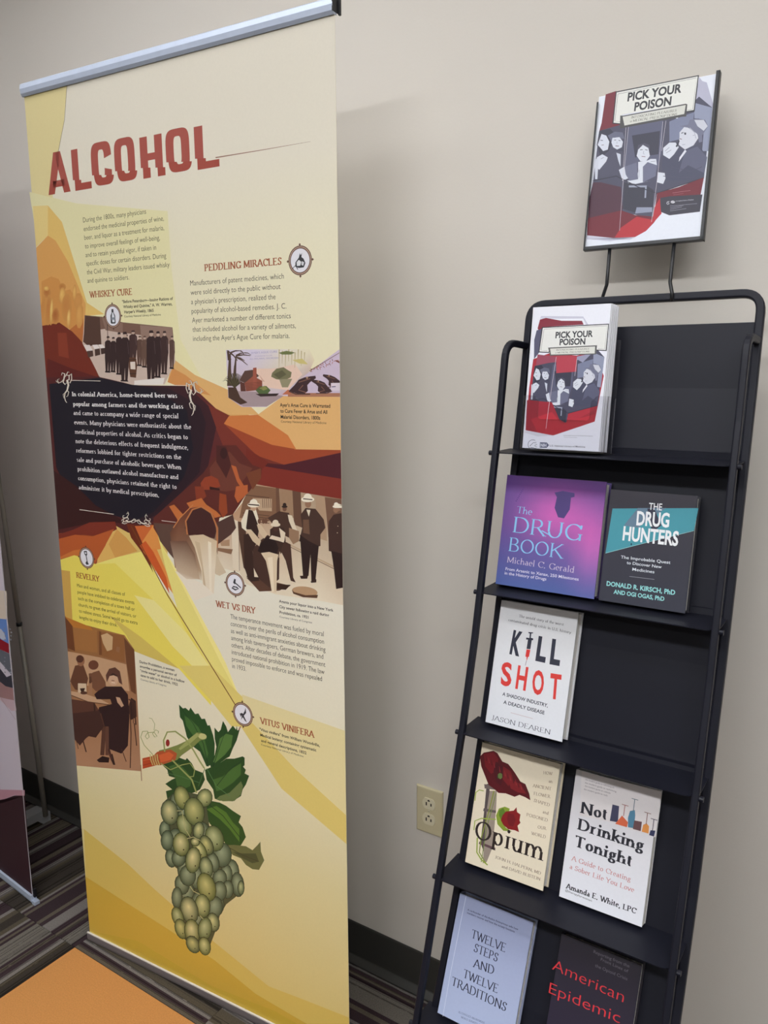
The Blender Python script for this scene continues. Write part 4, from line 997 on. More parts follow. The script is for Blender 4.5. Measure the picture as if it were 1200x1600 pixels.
# stand seen between the two banners
st = empty('banner_stand', (-1.56, -0.07, 0), 'bare grey banner stand foot and pole near the wall between the two banners', 'stand')
bm = bmesh.new(); prism(bm, [(-0.16, 0.0), (-0.16, 0.035), (-0.14, 0.05), (0.03, 0.05), (0.05, 0.035), (0.05, 0.0), (0.02, 0.0), (0.0, 0.02), (-0.11, 0.02), (-0.13, 0.0)], Vector((-1.60, -0.09, 0)), Vector((0, 1, 0)), Vector((0, 0, 1)), Vector((1, 0, 0)), 0, 0.05); obj('foot', bm, mat('dull_steel', (176, 178, 180), 0.4, metal=0.3), st, bevel=0.003)
M_STEEL = bpy.data.materials['dull_steel']
pp = [Vector((-1.555, -0.08, 0.045)), Vector((-1.515, -0.08, 0.098)), Vector((-1.573, -0.08, 0.74)), Vector((-1.604, -0.08, 1.08)), Vector((-1.71, -0.08, 2.2))]
M_POLE = mat('pole_grey', (150, 146, 136), 0.45, metal=0.3)
bm = bmesh.new(); sweep(bm, [pp[1]-Vector((0, 0, 0.05)), pp[2]], circ(0.0085)); obj('pole', bm, M_POLE, st, smooth=True)
bm = bmesh.new(); sweep(bm, [pp[2], pp[3], pp[4]], circ(0.0078)); obj('pole', bm, M_POLE, st, smooth=True)
bm = bmesh.new(); sweep(bm, [pp[2]-Vector((0, 0, 0.006)), pp[2]+Vector((0, 0, 0.006))], circ(0.0098)); obj('joint_ring', bm, M_BLACK, st, smooth=True)

# ================================================================ WALL OUTLET
oc = Vector((-0.0003, 0, 0.5221)); out = empty('wall_outlet', oc, 'almond double wall outlet on the wall left of the black rack', 'outlet')
bm = bx((oc.x-0.0367, -0.0062, oc.z-0.0601), (oc.x+0.0367, 0.0, oc.z+0.0601))
es = [e for e in bm.edges if all(v.co.y < -0.005 for v in e.verts)]
bmesh.ops.bevel(bm, geom=es, offset=0.0045, segments=3, affect='EDGES', profile=0.6); obj('cover_plate', bm, M_PLATE, out)
for s in (1, -1):
    cz = oc.z + s*0.0205
    pts = []
    for i in range(28):
        a = 2*PI*i/28; x, z = 0.0178*math.cos(a), 0.0178*math.sin(a); pts.append((x, max(-0.0143, min(0.0143, z))))
    bm = bmesh.new(); prism(bm, pts, Vector((oc.x, 0, cz)), Vector((1, 0, 0)), Vector((0, 0, 1)), Vector((0, -1, 0)), 0.004, 0.0082)
    rc = obj('receptacle', bm, M_PLATE2, out, bevel=0.0006, seg=1)
    for dx, h in ((-0.0066, 0.0088), (0.0066, 0.0072)): obj('slot', bx((oc.x+dx-0.0017, -0.0084, cz-h/2-0.001), (oc.x+dx+0.0017, -0.006, cz+h/2-0.001)), M_DARK, rc)
    bm = bmesh.new(); prism(bm, [(q[0], max(q[1], -0.001)) for q in circ(0.0034, 12)], Vector((oc.x, 0, cz+0.0075)), Vector((1, 0, 0)), Vector((0, 0, 1)), Vector((0, -1, 0)), 0.006, 0.0084); obj('ground_hole', bm, M_DARK, rc)
bm = bmesh.new(); prism(bm, circ(0.0032, 14), oc, Vector((1, 0, 0)), Vector((0, 0, 1)), Vector((0, -1, 0)), 0.005, 0.0072); sc = obj('screw', bm, M_PLATE2, out)
obj('slot', bx((oc.x-0.0028, -0.0074, oc.z-0.0004), (oc.x+0.0028, -0.0066, oc.z+0.0004)), M_DARK, sc)

# ================================================================ DISPLAY RACK
TB = [(0, -0.60), (0.451, -0.437), (0.515, -0.41), (0.624, -0.364), (0.68, -0.338), (0.933, -0.262), (1.0, -0.244), (1.154, -0.203), (1.387, -0.154), (1.447, -0.143), (1.556, -0.120), (1.676, -0.102), (1.72, -0.095)]
TF = [(0, -0.66), (0.447, -0.496), (0.54, -0.465), (0.659, -0.426), (0.704, -0.411), (0.937, -0.336), (1.04, -0.306), (1.188, -0.271), (1.325, -0.244), (1.452, -0.217), (1.557, -0.194), (1.62, -0.180)]
def YB(z): return float(np.interp(z, [a for a, b in TB], [b for a, b in TB]))
def YF(z): return float(np.interp(z, [a for a, b in TF], [b for a, b in TF]))
def on(px, fn):
    d = AF + AR*(px[0]-600)/F_PX + AU*(800-px[1])/F_PX; t = 1.3
    for _ in range(60):
        Pp = CAM + d*t; t = (fn(Pp[2])-CAM[1])/d[1]
    return Vector(CAM + d*t)
def onz(px, z):
    d = AF + AR*(px[0]-600)/F_PX + AU*(800-px[1])/F_PX; return Vector(CAM + d*((z-CAM[2])/d[2]))
rack = empty('display_rack', (0.47, -0.62, 0), 'black metal leaning display rack with five shelves of books', 'rack')
XBL, XBR, XFL, XFR = 0.271, 0.6735, 0.2625, 0.6705
ZT = 1.7035
zs = [0.0, 0.2, 0.45, 0.6, 0.75, 0.93, 1.1, 1.25, 1.4, 1.55, 1.64]
sq = rrect(0.0145, 0.0135, 0.003)
path = [(XBL, YB(z), z) for z in zs] + [(XBL, YB(ZT), ZT), (XBR, YB(ZT), ZT)] + [(XBR, YB(z), z) for z in zs[::-1]]
k = len(zs)
pa = [Vector(p) for p in path[:k-1]] + fillet([path[k-1], path[k], path[k+1], path[k+2]], 0.043, 8) + [Vector(p) for p in path[k+3:]]
bm = bmesh.new(); sweep(bm, pa, sq); obj('back_frame', bm, M_METAL, rack, smooth=False)
bm = bmesh.new(); sh = []
zp = [0.1, 0.3, 0.5, 0.65, 0.8, 0.95, 1.1, 1.25, 1.4, 1.55, 1.657]
for z in zp: sh.append([bm.verts.new((x, YB(z)+o, z)) for x, o in ((XBL, 0.0), (XBR, 0.0), (XBR, 0.0016), (XBL, 0.0016))])
for a, b in zip(sh[:-1], sh[1:]):
    for i in range(4): bm.faces.new([a[i], a[(i+1)%4], b[(i+1)%4], b[i]])
bm.faces.new(sh[0][::-1]); bm.faces.new(sh[-1]); obj('back_panel', bm, M_METAL, rack)
for X, XB in ((XFL, XBL), (XFR, XBR)):
    zf = [0.0, 0.2, 0.45, 0.55, 0.66, 0.8, 0.94, 1.1, 1.25, 1.4, 1.5]
    zt = 1.627
    pts = [Vector((X, YF(z), z)) for z in zf] + fillet([(X, YF(zf[-1]), zf[-1]+1e-4), (X, YF(1.6), zt+0.006), (XB, YB(1.62)-0.004, zt)], 0.034, 7)
    bm = bmesh.new(); sweep(bm, pts, rrect(0.0128, 0.0115, 0.003), up=Vector((0, 1, 0))); obj('front_rail', bm, M_METAL, rack)
    obj('rubber_foot', bx((X-0.009, YF(0)-0.012, 0), (X+0.009, YF(0)+0.012, 0.02)), M_BLACK, rack, bevel=0.003)
SH = []
for i, (a, b) in enumerate((((766, 706), (1128, 719)), ((742, 923), (1090, 983)), ((714, 1143), (1050, 1238)), ((678, 1368), (1025, 1511)), ((642, 1600), (642, 1600)))):
    fn = lambda z: YF(z)-0.006
    z = (on(a, fn).z + on(b, fn).z)/2; SH.append(z)
SH[0] = 1.4340
SH.append(SH[-1]-0.25)
for z in SH:
    y1 = YB(z)+0.0005; y0 = YF(z)-0.0065; x0, x1 = XFL-0.006, XFR+0.004; r = 0.026
    pts = [(x0, y1), (x1, y1)]
    for i in range(8): a = -i/7*PI/2; pts.append((x1-r+r*math.cos(a), y0+r+r*math.sin(a)))
    r2 = 0.012
    for i in range(8): a = -PI/2-i/7*PI/2; pts.append((x0+r2+r2*math.cos(a), y0+r2+r2*math.sin(a)))
    bm = bmesh.new(); prism(bm, pts, Vector((0, 0, z)), Vector((1, 0, 0)), Vector((0, 1, 0)), Vector((0, 0, 1)), -0.0018, 0.0)
    s = obj('shelf', bm, M_METAL, rack)
    obj('back_flange', bx((XBL+0.004, YB(z+0.01)-0.0012, z), (XBR-0.004, YB(z+0.01)+0.0004, z+0.012)), M_METAL, s)
    for X, dx in ((XFL, -1), (XFR, 1)):
        bm = bmesh.new(); c = Vector((X+dx*0.0058, YF(z)-0.001, z-0.002))
        sweep(bm, [c, c+Vector((dx*0.004, 0, 0)), c+Vector((dx*0.0062, 0, 0))], circ(0.0045, 10), up=Vector((0, 0, 1))); obj('bolt', bm, M_METAL, s)

# ================================================================ BOOKS
def book(name, label, px, z, thick, mat_print, cover, spine=None, parts_hint=None, paperback=False, yadd=0.0, size=None, bulge=0.0):
    """px: bottom left, bottom right, top right, top left of the front cover"""
    BL, BR, TR, TL = px
    a = onz(BL, z+0.001); b = onz(BR, z+0.001); yb = (a.y+b.y)/2 + yadd
    ymax = YB(z) - thick - 0.002
    yb = min(yb, ymax)
    fn0 = lambda q: yb
    a = on(BL, fn0); b = on(BR, fn0)
    sl = (YB(z+0.22)-YB(z))/0.22
    fn = lambda q: yb + sl*(q-z)
    c = on(TR, fn); d = on(TL, fn)
    x0 = a.x*0.6+d.x*0.4; x1 = b.x*0.6+c.x*0.4; zt = (c.z+d.z)/2
    V = Vector((0, sl, 1)).normalized(); U = Vector((1, 0, 0)); W = x1-x0; H = (zt-z)*math.sqrt(1+sl*sl)
    N = U.cross(V).normalized()
    zb = max(z + 0.0012 + thick*sl/math.sqrt(1+sl*sl), (a.z+b.z)/2 - 0.004)
    zb = min(zb, z + 0.0022 + thick*sl/math.sqrt(1+sl*sl)); H = (zt-zb)*math.sqrt(1+sl*sl)
    O = Vector((x0, yb, zb))
    root = empty(name, O + U*W/2 - N*thick/2, label, 'book', 'books on the black rack')
    def M_(o): return Matrix(((U.x, V.x, N.x, o.x), (U.y, V.y, N.y, o.y), (U.z, V.z, N.z, o.z), (0, 0, 0, 1)))
    T = M_(O); ct = 0.0008 if paperback else 0.0024; ins = 0.0006 if paperback else 0.0035
    mc = mat(name+'_board', cover, 0.35 if mat_print is not P_MATTE else 0.5, coat=0.4)
    obj('front_cover', bx((0, 0, -ct), (W, H, 0), T), mc, root, bevel=0.0008, seg=1)
    obj('back_cover', bx((0, 0, -thick), (W, H, -thick+ct), T), mc, root, bevel=0.0008, seg=1)
    bm = bmesh.new()
    prof = []
    for i in range(7): q = -i/6; prof.append((-0.0022*math.sin(PI*i/6)*(0 if paperback else 1), q*thick))
    prof += [(0.002, -thick), (0.002, 0)]
    prism(bm, prof, T @ Vector((0, 0, 0)), U, N, V, 0, H); obj('spine', bm, mc, root)
    obj('pages', bx((0.002, ins, -thick+ct), (W-ins, H-ins, -ct), T), M_PAPER, root)
    pr = Print(O, U, V, root, mat_print, lift=0.0001); pr.W, pr.H = W, H
    pr.part('cover_print')
    return pr, root
def fill(p, c0, c1=None):
    """whole cover, bottom colour to top colour"""
    c1 = c1 or c0; p.emit([(0.0004, 0.0004), (p.W-0.0004, 0.0004), (p.W-0.0004, p.H-0.0004), (0.0004, p.H-0.0004)], [(0, 1, 2, 3)], [c0, c0, c1, c1])
def inside(p, pts, c, cols=None):
    """polygon in cover fractions, y up"""
    p.emit([(a*p.W, b*p.H) for a, b in pts], [tuple(range(len(pts)))], cols or [c]*len(pts))

# --- purple and pink book
B, r = book('hardcover_book', 'purple and pink hardcover in clear film titled The Drug Book, second shelf from top', ((768, 915), (922, 942), (957, 756), (803, 740)), SH[1], 0.030, P_JACKET, (70, 52, 110))
g = []; nx, ny = 10, 12
for j in range(ny+1):
    for i in range(nx+1):
        x, y = i/nx, j/ny
        pink = math.exp(-(((x-0.55)/0.35)**2+((y-0.68)/0.24)**2)) + 0.9*math.exp(-(((x-0.95)/0.2)**2+((y-0.42)/0.3)**2))
        pink = min(1, pink)*min(1, x*5+0.25); blue = max(0, 0.55-y)*1.2
        c = [112+90*pink-44*blue, 84+18*pink+26*blue, 150+30*pink+16*blue]
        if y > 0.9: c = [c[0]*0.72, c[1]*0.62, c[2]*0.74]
        g.append((x*B.W, y*B.H, tuple(c)))
B.emit([(a, b) for a, b, c in g], [(j*(nx+1)+i, j*(nx+1)+i+1, (j+1)*(nx+1)+i+1, (j+1)*(nx+1)+i) for j in range(ny) for i in range(nx)], [c for a, b, c in g])
B.zoom(740, 700, 2.727)
B.polys('''
84,70,124: 345,190 380,183 430,192 430,208 415,212 410,262 385,300 360,295 345,255 355,210
''')
for k in range(9): B.poly([(178+k*4, 225-k*7), (184+k*4, 224-k*7), (183+k*4, 229-k*7)], (90, 60, 130))
B.part('title_lettering'); CY = (140, 196, 236)
B.text('The', (183, 276), (248, 286), 28, CY, font=LIGHT); B.text('DRUG', (166, 358), (460, 398), 66, CY, font=LIGHT); B.text('BOOK', (148, 438), (382, 472), 58, CY, font=LIGHT)
B.strip('290,352 330,374', 4, CY)
B.part('author_lettering'); B.text('Michael C. Gerald', (142, 487), (427, 532), 25, (206, 190, 214), font=LIGHT)
B.block(['From Arsenic to Xanax, 250 Milestones', 'in the History of Drugs'], (136, 520), (132, 538), (447, 566), 0, 13, (220, 214, 236), bold=0.01)
B.done()
# --- dark teal book
B, r = book('hardcover_book', 'dark grey and teal hardcover in clear film titled The Drug Hunters', ((930, 940), (1067.5, 965), (1095, 772), (962, 768)), SH[1], 0.026, P_JACKET, (38, 38, 46))
fill(B, (58, 60, 72), (62, 60, 68)); B.zoom(740, 700, 2.727)
B.polys('''
76,150,164: 592,258 958,256 940,350 700,412 562,448
104,128,148: 700,256 820,256 700,340 640,330
62,62,78: 740,258 770,258 800,330 760,360
''')
B.strip('562,448 700,412 940,352', 2, (150, 200, 204)); B.ell((672, 410), 3, 5, (40, 70, 80))
B.part('title_lettering'); WH = (236, 238, 240)
B.text('THE', (746, 262), (802, 266), 30, WH, bold=0.01); B.text('DRUG', (693, 327), (832, 337), 60, WH, bold=0.03); B.text('HUNTERS', (634, 391), (870, 416), 60, WH, bold=0.03)
B.part('author_lettering'); LW = (222, 228, 236)
B.text('The Improbable Quest', (627, 470), (838, 494), 13, LW, bold=0.01); B.text('to Discover New', (652, 494), (801, 513), 13, LW, bold=0.01); B.text('Medicines', (676, 522), (770, 534), 13, LW, bold=0.01); B.strip('664,547 770,560', 1.5, (160, 160, 170))
TL_ = (150, 214, 214); B.text('DONALD R. KIRSCH, PhD', (566, 586), (858, 626), 20, TL_, bold=0.03); B.text('AND OGI OGAS, PhD', (596, 620), (812, 652), 18, TL_, bold=0.03)
B.done()
# --- white book, grey and red title
B, r = book('hardcover_book', 'white hardcover in clear film titled Kill Shot, alone on the third shelf', ((753.7, 1128), (873.7, 1163.7), (911, 959), (792, 937)), SH[2], 0.030, P_JACKET, (216, 216, 220))
fill(B, (226, 228, 234), (220, 220, 222)); B.zoom(690, 920, 2.667)
B.part('title_lettering'); DG = (56, 58, 72)
B.text('K', (283, 266), (324, 277), 98, DG, bold=0.045); B.text('L', (391, 294), (432, 303), 100, DG, bold=0.045); B.text('L', (450, 308), (492, 316), 102, DG, bold=0.045)
B.polys('''
56,58,72: 362,180 382,182 380,186 374,186 372,204 382,207 381,215 376,214 370,252 354,250 360,212 352,211 353,203 366,205 368,186 362,185
214,60,58: 354,252 370,254 364,284 360,284 356,298 354,298 354,284 349,282
''')
B.strip('354,298 349,320', 2, (130, 110, 120))
RD = (216, 66, 62)
for ch, x0, y0, x1, y1, c in (('S', 246, 398, 290, 406, 96), ('H', 307, 412, 350, 424, 98), ('O', 376, 434, 424, 443, 100), ('T', 447, 452, 493, 462, 104)): B.text(ch, (x0, y0), (x1, y1-2), c, RD, bold=0.03)
B.part('author_lettering'); B.text('The untold story of the worst', (322, 118), (508, 154), 11, (90, 90, 96), font=ROMAN); B.text('contaminated drug crisis in U.S. history', (278, 134), (540, 188), 11, (90, 90, 96), font=ROMAN)
B.text('A SHADOW INDUSTRY,', (253, 444), (442, 494), 15, DG, bold=0.02); B.text('A DEADLY DISEASE', (257, 478), (428, 524), 15, DG, bold=0.02); B.strip('288,516 380,541', 1.5, (190, 160, 160))
B.text('JASON DEAREN', (208, 545), (452, 608), 20, DG, font=LIGHT)
B.done()
# --- cream poppy book
B, r = book('hardcover_book', 'cream hardcover with dark red poppies titled Opium, left on the fourth shelf', ((730, 1342), (850.5, 1387), (873.5, 1190), (750, 1159)), SH[3], 0.028, P_GLOSS, (220, 208, 182))
fill(B, (228, 216, 192), (222, 210, 186)); B.zoom(660, 1140, 2.609)
B.polys('''
84,74,74: 262,222 274,220 272,470 258,520 240,470 236,470 252,330
150,136,124: 274,250 304,250 300,330 286,480 262,540 246,545 262,330
110,96,92: 252,222 306,230 302,246 254,240
96,84,84: 250,320 300,330 300,340 248,332
96,70,76: 232,456 298,482 296,492 230,466
''')
B.strip('292,250 272,330 240,440 232,500 262,550', (5, 4), (130, 140, 60)); B.strip('300,260 282,330 262,400 240,540', 3, (110, 130, 60)); B.strip('210,410 214,372 240,362 300,366', 4, (150, 170, 60)); B.strip('224,440 222,500 240,530 266,552', 5, (140, 160, 50)); B.strip('214,290 218,256 232,246 250,250', 4, (150, 170, 70))
B.polys('''
84,16,24: 234,110 250,94 290,86 306,96 326,130 350,140 366,160 380,180 400,212 420,222 436,262 440,288 420,276 396,266 376,274 340,260 310,258 290,240 270,226 256,190 240,150
112,22,30: 250,100 290,92 310,120 300,170 280,180 256,150
116,26,32: 330,150 360,170 372,210 350,230 326,200
74,16,26: 300,130 326,150 330,190 320,230 300,210 290,170
120,28,34: 350,200 400,222 424,262 390,256 360,240
88,18,28: 270,190 300,220 340,250 320,250 290,232
96,116,60: 308,182 316,176 325,181 326,196 318,202 308,196
50,56,36: 304,190 308,182 309,197 306,202
130,150,50: 300,350 312,322 336,314 356,322 350,350 330,372 340,400 366,416 330,412 306,386
90,120,40: 312,330 330,320 340,340 322,370 312,350
130,26,30: 340,334 372,330 384,316 386,336 400,346 396,370 400,380 388,392 392,410 394,418 376,410 350,406 330,388 320,370 326,350
110,22,30: 350,340 372,345 380,370 370,395 352,390 345,365
''')
for k in range(14): B.strip([(258+k*11, 104+k*9), (262+k*11, 128+k*9)], (1, 3), (150, 50, 54) if k % 2 else (70, 14, 22))
B.part('title_lettering'); BK = (46, 36, 34)
B.text('Opium', (211, 440), (492, 536), 76, BK, font=ROMAN)
B.part('author_lettering'); BR_ = (120, 96, 78)
B.text('JOHN H. HALPERN, MD', (296, 524), (482, 592), 12, BR_, font=ROMAN); B.text('and DAVID BLISTEIN', (323, 562), (480, 616), 12, BR_, font=ROMAN)
for t, x0, y0, x1, y1 in (('HOW', 494, 182, 531, 186), ('an', 515, 216, 530, 218), ('ANCIENT', 449, 234, 525, 248), ('FLOWER', 454, 266, 522, 280), ('SHAPED', 454, 294, 518, 314), ('and', 490, 340, 513, 348), ('POISONED', 424, 352, 510, 376), ('OUR', 470, 403, 506, 410), ('WORLD', 443, 428, 502, 444)): B.text(t, (x0, y0), (x1, y1), 13, (130, 104, 84), font=ROMAN)
B.text('THE AUTHORS OF THE COURSE', (440, 104), (545, 134), 8, (100, 84, 70), font=ROMAN)
B.done()
# --- white book with glasses
B, r = book('paperback_book', 'white paperback with a row of coloured glasses titled Not Drinking Tonight', ((870.8, 1400), (1000, 1452), (1035, 1236), (905, 1204)), SH[3], 0.022, P_MATTE, (222, 222, 226), paperback=True)
fill(B, (228, 229, 236), (200, 196, 198)); B.zoom(660, 1140, 2.609)
B.polys('''
212,206,206: 650,170 976,252 950,440 762,376 640,350
58,60,86: 775,305 802,312 797,378 764,372
206,98,64: 814,350 838,378 834,398 786,384
76,124,150: 846,332 866,328 868,350 862,402 838,398 838,360
98,66,70: 864,370 895,376 890,414 858,405
214,140,70: 900,388 914,382 924,394 922,424 894,416
44,48,82: 930,410 950,412 944,436 924,430
''')
for x, y0, y1, c in ((826, 308, 352, (150, 90, 80)), (866, 284, 332, (90, 110, 120)), (918, 340, 386, (120, 80, 70)), (944, 366, 412, (40, 40, 60))):
    B.strip([(x, y0), (x-6, y1)], 3, c); B.strip([(x-13, y0-4), (x+14, y0+4)], 2.5, c)
B.part('title_lettering'); NB = (38, 38, 48)
B.text('Not', (642, 338), (750, 368), 46, NB, font=BOLDR); B.text('Drinking', (630, 405), (900, 496), 46, NB, font=BOLDR); B.text('Tonight', (618, 474), (850, 558), 46, NB, font=BOLDR)
B.part('subtitle_lettering'); B.text('A Guide to Creating', (606, 532), (848, 620), 20, (196, 130, 130), font=ROMAN); B.text('a Sober Life You Love', (600, 566), (862, 664), 20, (196, 130, 130), font=ROMAN)
B.part('author_lettering'); B.text('Amanda E. White, LPC', (583, 646), (872, 752), 22, NB, font=BOLDR); B.text('@therapyforwomen', (582, 658), (690, 702), 9, NB)
for k, (w0, w1) in enumerate(((0, 118), (0, 128), (2, 106), (0, 96))): B.text('the modern guide to rethinking alcohol'[:34-k*3], (664+w0-k*2, 206+k*13), (664+w1-k*2, 240+k*13+(w1-118)*.3), 7, (110, 104, 110))
B.done()
# --- pale blue book
B, r = book('hardcover_book', 'pale blue hardcover in clear film titled Twelve Steps and Twelve Traditions', ((682, 1588), (802, 1640), (830, 1438), (723, 1393)), SH[4], 0.024, P_JACKET, (150, 158, 186))
fill(B, (176, 188, 220), (150, 158, 190)); B.zoom(640, 1360, 2.5)
B.strip('222,95 200,200 160,400 130,570', 1.5, (214, 220, 236))
B.part('title_lettering'); BL_ = (44, 44, 64)
for t, x0, y0, x1, y1 in (('TWELVE', 240, 262, 372, 320), ('STEPS', 250, 316, 342, 358), ('AND', 246, 376, 328, 407), ('TWELVE', 208, 417, 342, 480), ('TRADITIONS', 162, 446, 375, 552)): B.text(t, (x0, y0), (x1, y1), 34, BL_, font=ROMAN)
B.part('author_lettering'); B.text('A co-founder of Alcoholics Anonymous tells how', (226, 156), (424, 234), 8, (60, 60, 84), bold=0.01); B.text('members recover and how the society functions', (224, 168), (410, 243), 8, (60, 60, 84), bold=0.01)
B.text('ALCOHOLICS ANONYMOUS', (190, 556), (292, 600), 8, (90, 96, 130), font=ROMAN); B.text('WORLD SERVICES, INC.', (200, 576), (284, 612), 8, (90, 96, 130), font=ROMAN)
B.done()
# --- black book with red title
B, r = book('hardcover_book', 'black hardcover with red title American Epidemic on the lowest shelf in view', ((846, 1652), (976, 1712), (997, 1503), (876, 1454)), SH[4], 0.026, P_GLOSS, (34, 30, 40))
fill(B, (46, 38, 60), (36, 32, 42)); B.zoom(640, 1360, 2.5)
B.part('title_lettering'); RR = (206, 52, 60)
B.text('American', (556, 386), (834, 516), 46, RR, bold=-0.012); B.text('Epidemic', (543, 478), (820, 598), 46, RR, bold=-0.012)
B.part('author_lettering')
for t, x0, y0, x1, y1 in (('Reporting from the', 718, 322, 858, 380), ('Front Lines of', 746, 352, 853, 400), ('the Opioid Crisis', 724, 376, 850, 430)): B.text(t, (x0, y0), (x1, y1), 13, (104, 98, 108))
B.done()

# ================================================================ COVER PICTURE shared by the poster and the booklets
def people(B):
    """three drinkers at a bar; coordinates are the poster's"""
    W1 = (206, 210, 222); D = (58, 58, 76); M1 = (104, 106, 128)
    B.polys('''
70,70,90: 190,470 330,430 480,400 640,372 690,392 830,250 916,322 880,600 862,770 560,870 530,1030 330,990 140,880 150,800
86,88,112: 380,440 600,400 590,620 560,720 350,700
52,52,70: 400,500 580,470 570,620 420,640
118,124,150: 640,410 740,370 800,350 790,420 720,520 640,540
140,146,170: 800,290 916,322 890,600 850,600 860,470 830,390 800,390
60,60,80: 300,590 345,560 350,720 320,750
48,48,66: 190,470 260,455 300,500 250,600 200,640 175,560
206,210,222: 180,560 205,490 235,500 255,540 245,590 215,600 195,575
206,210,222: 175,640 210,620 245,640 225,690 190,720 170,700
96,98,120: 245,500 290,475 340,480 352,520 330,520 290,510 270,540
204,208,220: 275,515 320,510 342,540 335,575 305,590 280,575 268,545
72,72,92: 190,720 240,660 290,600 340,600 352,720 320,750 250,750 200,770
196,200,214: 300,610 328,620 326,700 312,660
200,204,216: 160,640 186,660 178,780 164,780
204,208,220: 316,720 350,700 385,770 340,790
72,72,90: 432,600 440,560 480,548 512,560 514,600 500,640
210,214,224: 440,590 470,560 505,580 515,630 490,665 455,665 430,630
210,214,224: 440,670 500,660 520,650 555,650 560,690 480,760 470,800 520,790 380,820 370,790 430,780 440,730
104,106,130: 352,700 430,672 440,780 385,790 360,750
104,106,130: 470,700 500,670 560,690 552,760 470,800
210,214,224: 430,830 470,840 440,920 415,920
50,50,66: 350,800 490,820 540,850 535,990 440,1000 340,970
150,156,176: 380,820 495,820 490,900 480,900 484,832 380,832
140,146,168: 430,960 530,960 530,990 420,1000
204,206,216: 705,480 740,440 800,460 830,510 790,570 740,590 700,560 705,510
110,112,134: 706,440 760,430 770,400 820,390 870,400 888,440 850,500 850,540 830,545 820,490 760,450
196,198,208: 800,400 860,400 886,440 860,470 820,440
66,68,90: 600,620 700,590 740,590 800,560 850,590 882,640 862,760 800,790 600,790 590,700
86,88,112: 740,600 820,570 882,640 862,740 760,690 700,740
214,216,226: 705,640 740,590 750,600 700,668
208,212,222: 600,580 640,545 680,545 700,575 670,620 640,650 600,625
40,40,56: 680,570 700,530 706,535 690,575
208,212,222: 565,735 610,740 615,775 600,810 560,800
40,40,56: 735,480 748,482 746,496 736,494
''')
    B.strip('150,790 300,760 440,830 560,870 862,770', 6, (44, 42, 60))
    for p_, w_, c_ in (('452,592 468,590', 4, D), ('484,590 500,594', 4, D), ('462,634 486,636', 4, (120, 90, 104)), ('476,600 472,616 480,620', 3, (150, 152, 168)), ('286,530 298,528', 4, D), ('314,530 326,534', 4, D), ('294,566 316,568', 5, (110, 90, 104)), ('304,540 304,552', 3, (150, 152, 168)),
                       ('198,530 214,532', 4, D), ('204,562 220,560', 4, (120, 100, 112)), ('716,486 730,480', 5, D), ('706,520 720,524', 5, (120, 96, 108)), ('790,500 806,496 808,514', 4, (150, 150, 166)), ('770,450 800,480 812,520', 5, (170, 172, 186)), ('722,560 742,556', 4, (160, 162, 178)),
                       ('200,650 220,640', 3, (120, 122, 140)), ('612,600 640,576', 3, (130, 132, 150)), ('620,612 652,592', 3, (130, 132, 150)), ('520,668 550,664', 3, (130, 132, 150)), ('446,720 444,770', 3, (150, 152, 170)), ('650,700 780,730 850,700', 4, (70, 70, 92)), ('600,760 700,770 800,770', 4, (70, 70, 92))):
        B.strip(p_, w_, c_)
def title_block(B, q, txt_cap):
    pass

# --- sign holder over the rack
pxs = ((911, 391), (1096, 377), (1131, 112), (936, 149))
ya = -0.100; sl = 0.16
fz = lambda z: ya + sl*(z-1.80)
BLp, BRp, TRp, TLp = [on(p, fz) for p in pxs]
x0, x1 = (BLp.x*0.6+TLp.x*0.4), (BRp.x*0.6+TRp.x*0.4); z0, z1 = (BLp.z+BRp.z)/2, (TLp.z+TRp.z)/2
SV = Vector((0, sl, 1)).normalized(); SU = Vector((1, 0, 0)); SN = SU.cross(SV); SO = Vector((x0, fz(z0), z0)); SW = x1-x0; SHh = (z1-z0)*math.sqrt(1+sl*sl)
ST_ = Matrix(((SU.x, SV.x, SN.x, SO.x), (SU.y, SV.y, SN.y, SO.y), (SU.z, SV.z, SN.z, SO.z), (0, 0, 0, 1)))
sh_ = empty('sign_holder', SO+SU*SW/2, 'black metal sign holder frame on two rods above the rack', 'sign holder')
obj('back_plate', bx((0.001, 0.001, -0.0065), (SW-0.001, SHh-0.002, -0.0048), ST_), M_BLACK, sh_)
def channel(name, lo, hi, lip): 
    bm = bmesh.new(); box(bm, lo, hi, ST_); box(bm, lip[0], lip[1], ST_); obj(name, bm, M_BLACK, sh_)
channel('bottom_channel', (0, 0, -0.007), (SW, 0.0013, 0.003), ((0, 0, 0.002), (SW, 0.0065, 0.003)))
channel('side_channel', (0, 0, -0.007), (0.0015, SHh-0.012, 0.003), ((0, 0, 0.002), (0.0028, SHh-0.012, 0.003)))
channel('side_channel', (SW-0.0015, 0, -0.009), (SW, SHh+0.002, 0.003), ((SW-0.006, 0, 0.002), (SW, SHh+0.002, 0.003)))
yt = YB(ZT)
def sol(px, y): return on(px, lambda z: y)
r1 = [sol((953, 386), ya+0.003), sol((948, 445), yt+0.004), sol((942, 463), yt+0.009), sol((941, 470), yt+0.009)]
r2 = [sol((1054, 376), ya+0.003), sol((1047, 441), yt-0.006), sol((1050, 458), yt-0.0092), sol((1050, 471), yt-0.0092)]
for rp_ in (r1, r2):
    bm = bmesh.new(); sweep(bm, fillet(rp_, 0.012, 4), circ(0.0031, 10)); obj('rod', bm, M_BLACK, sh_, smooth=True)
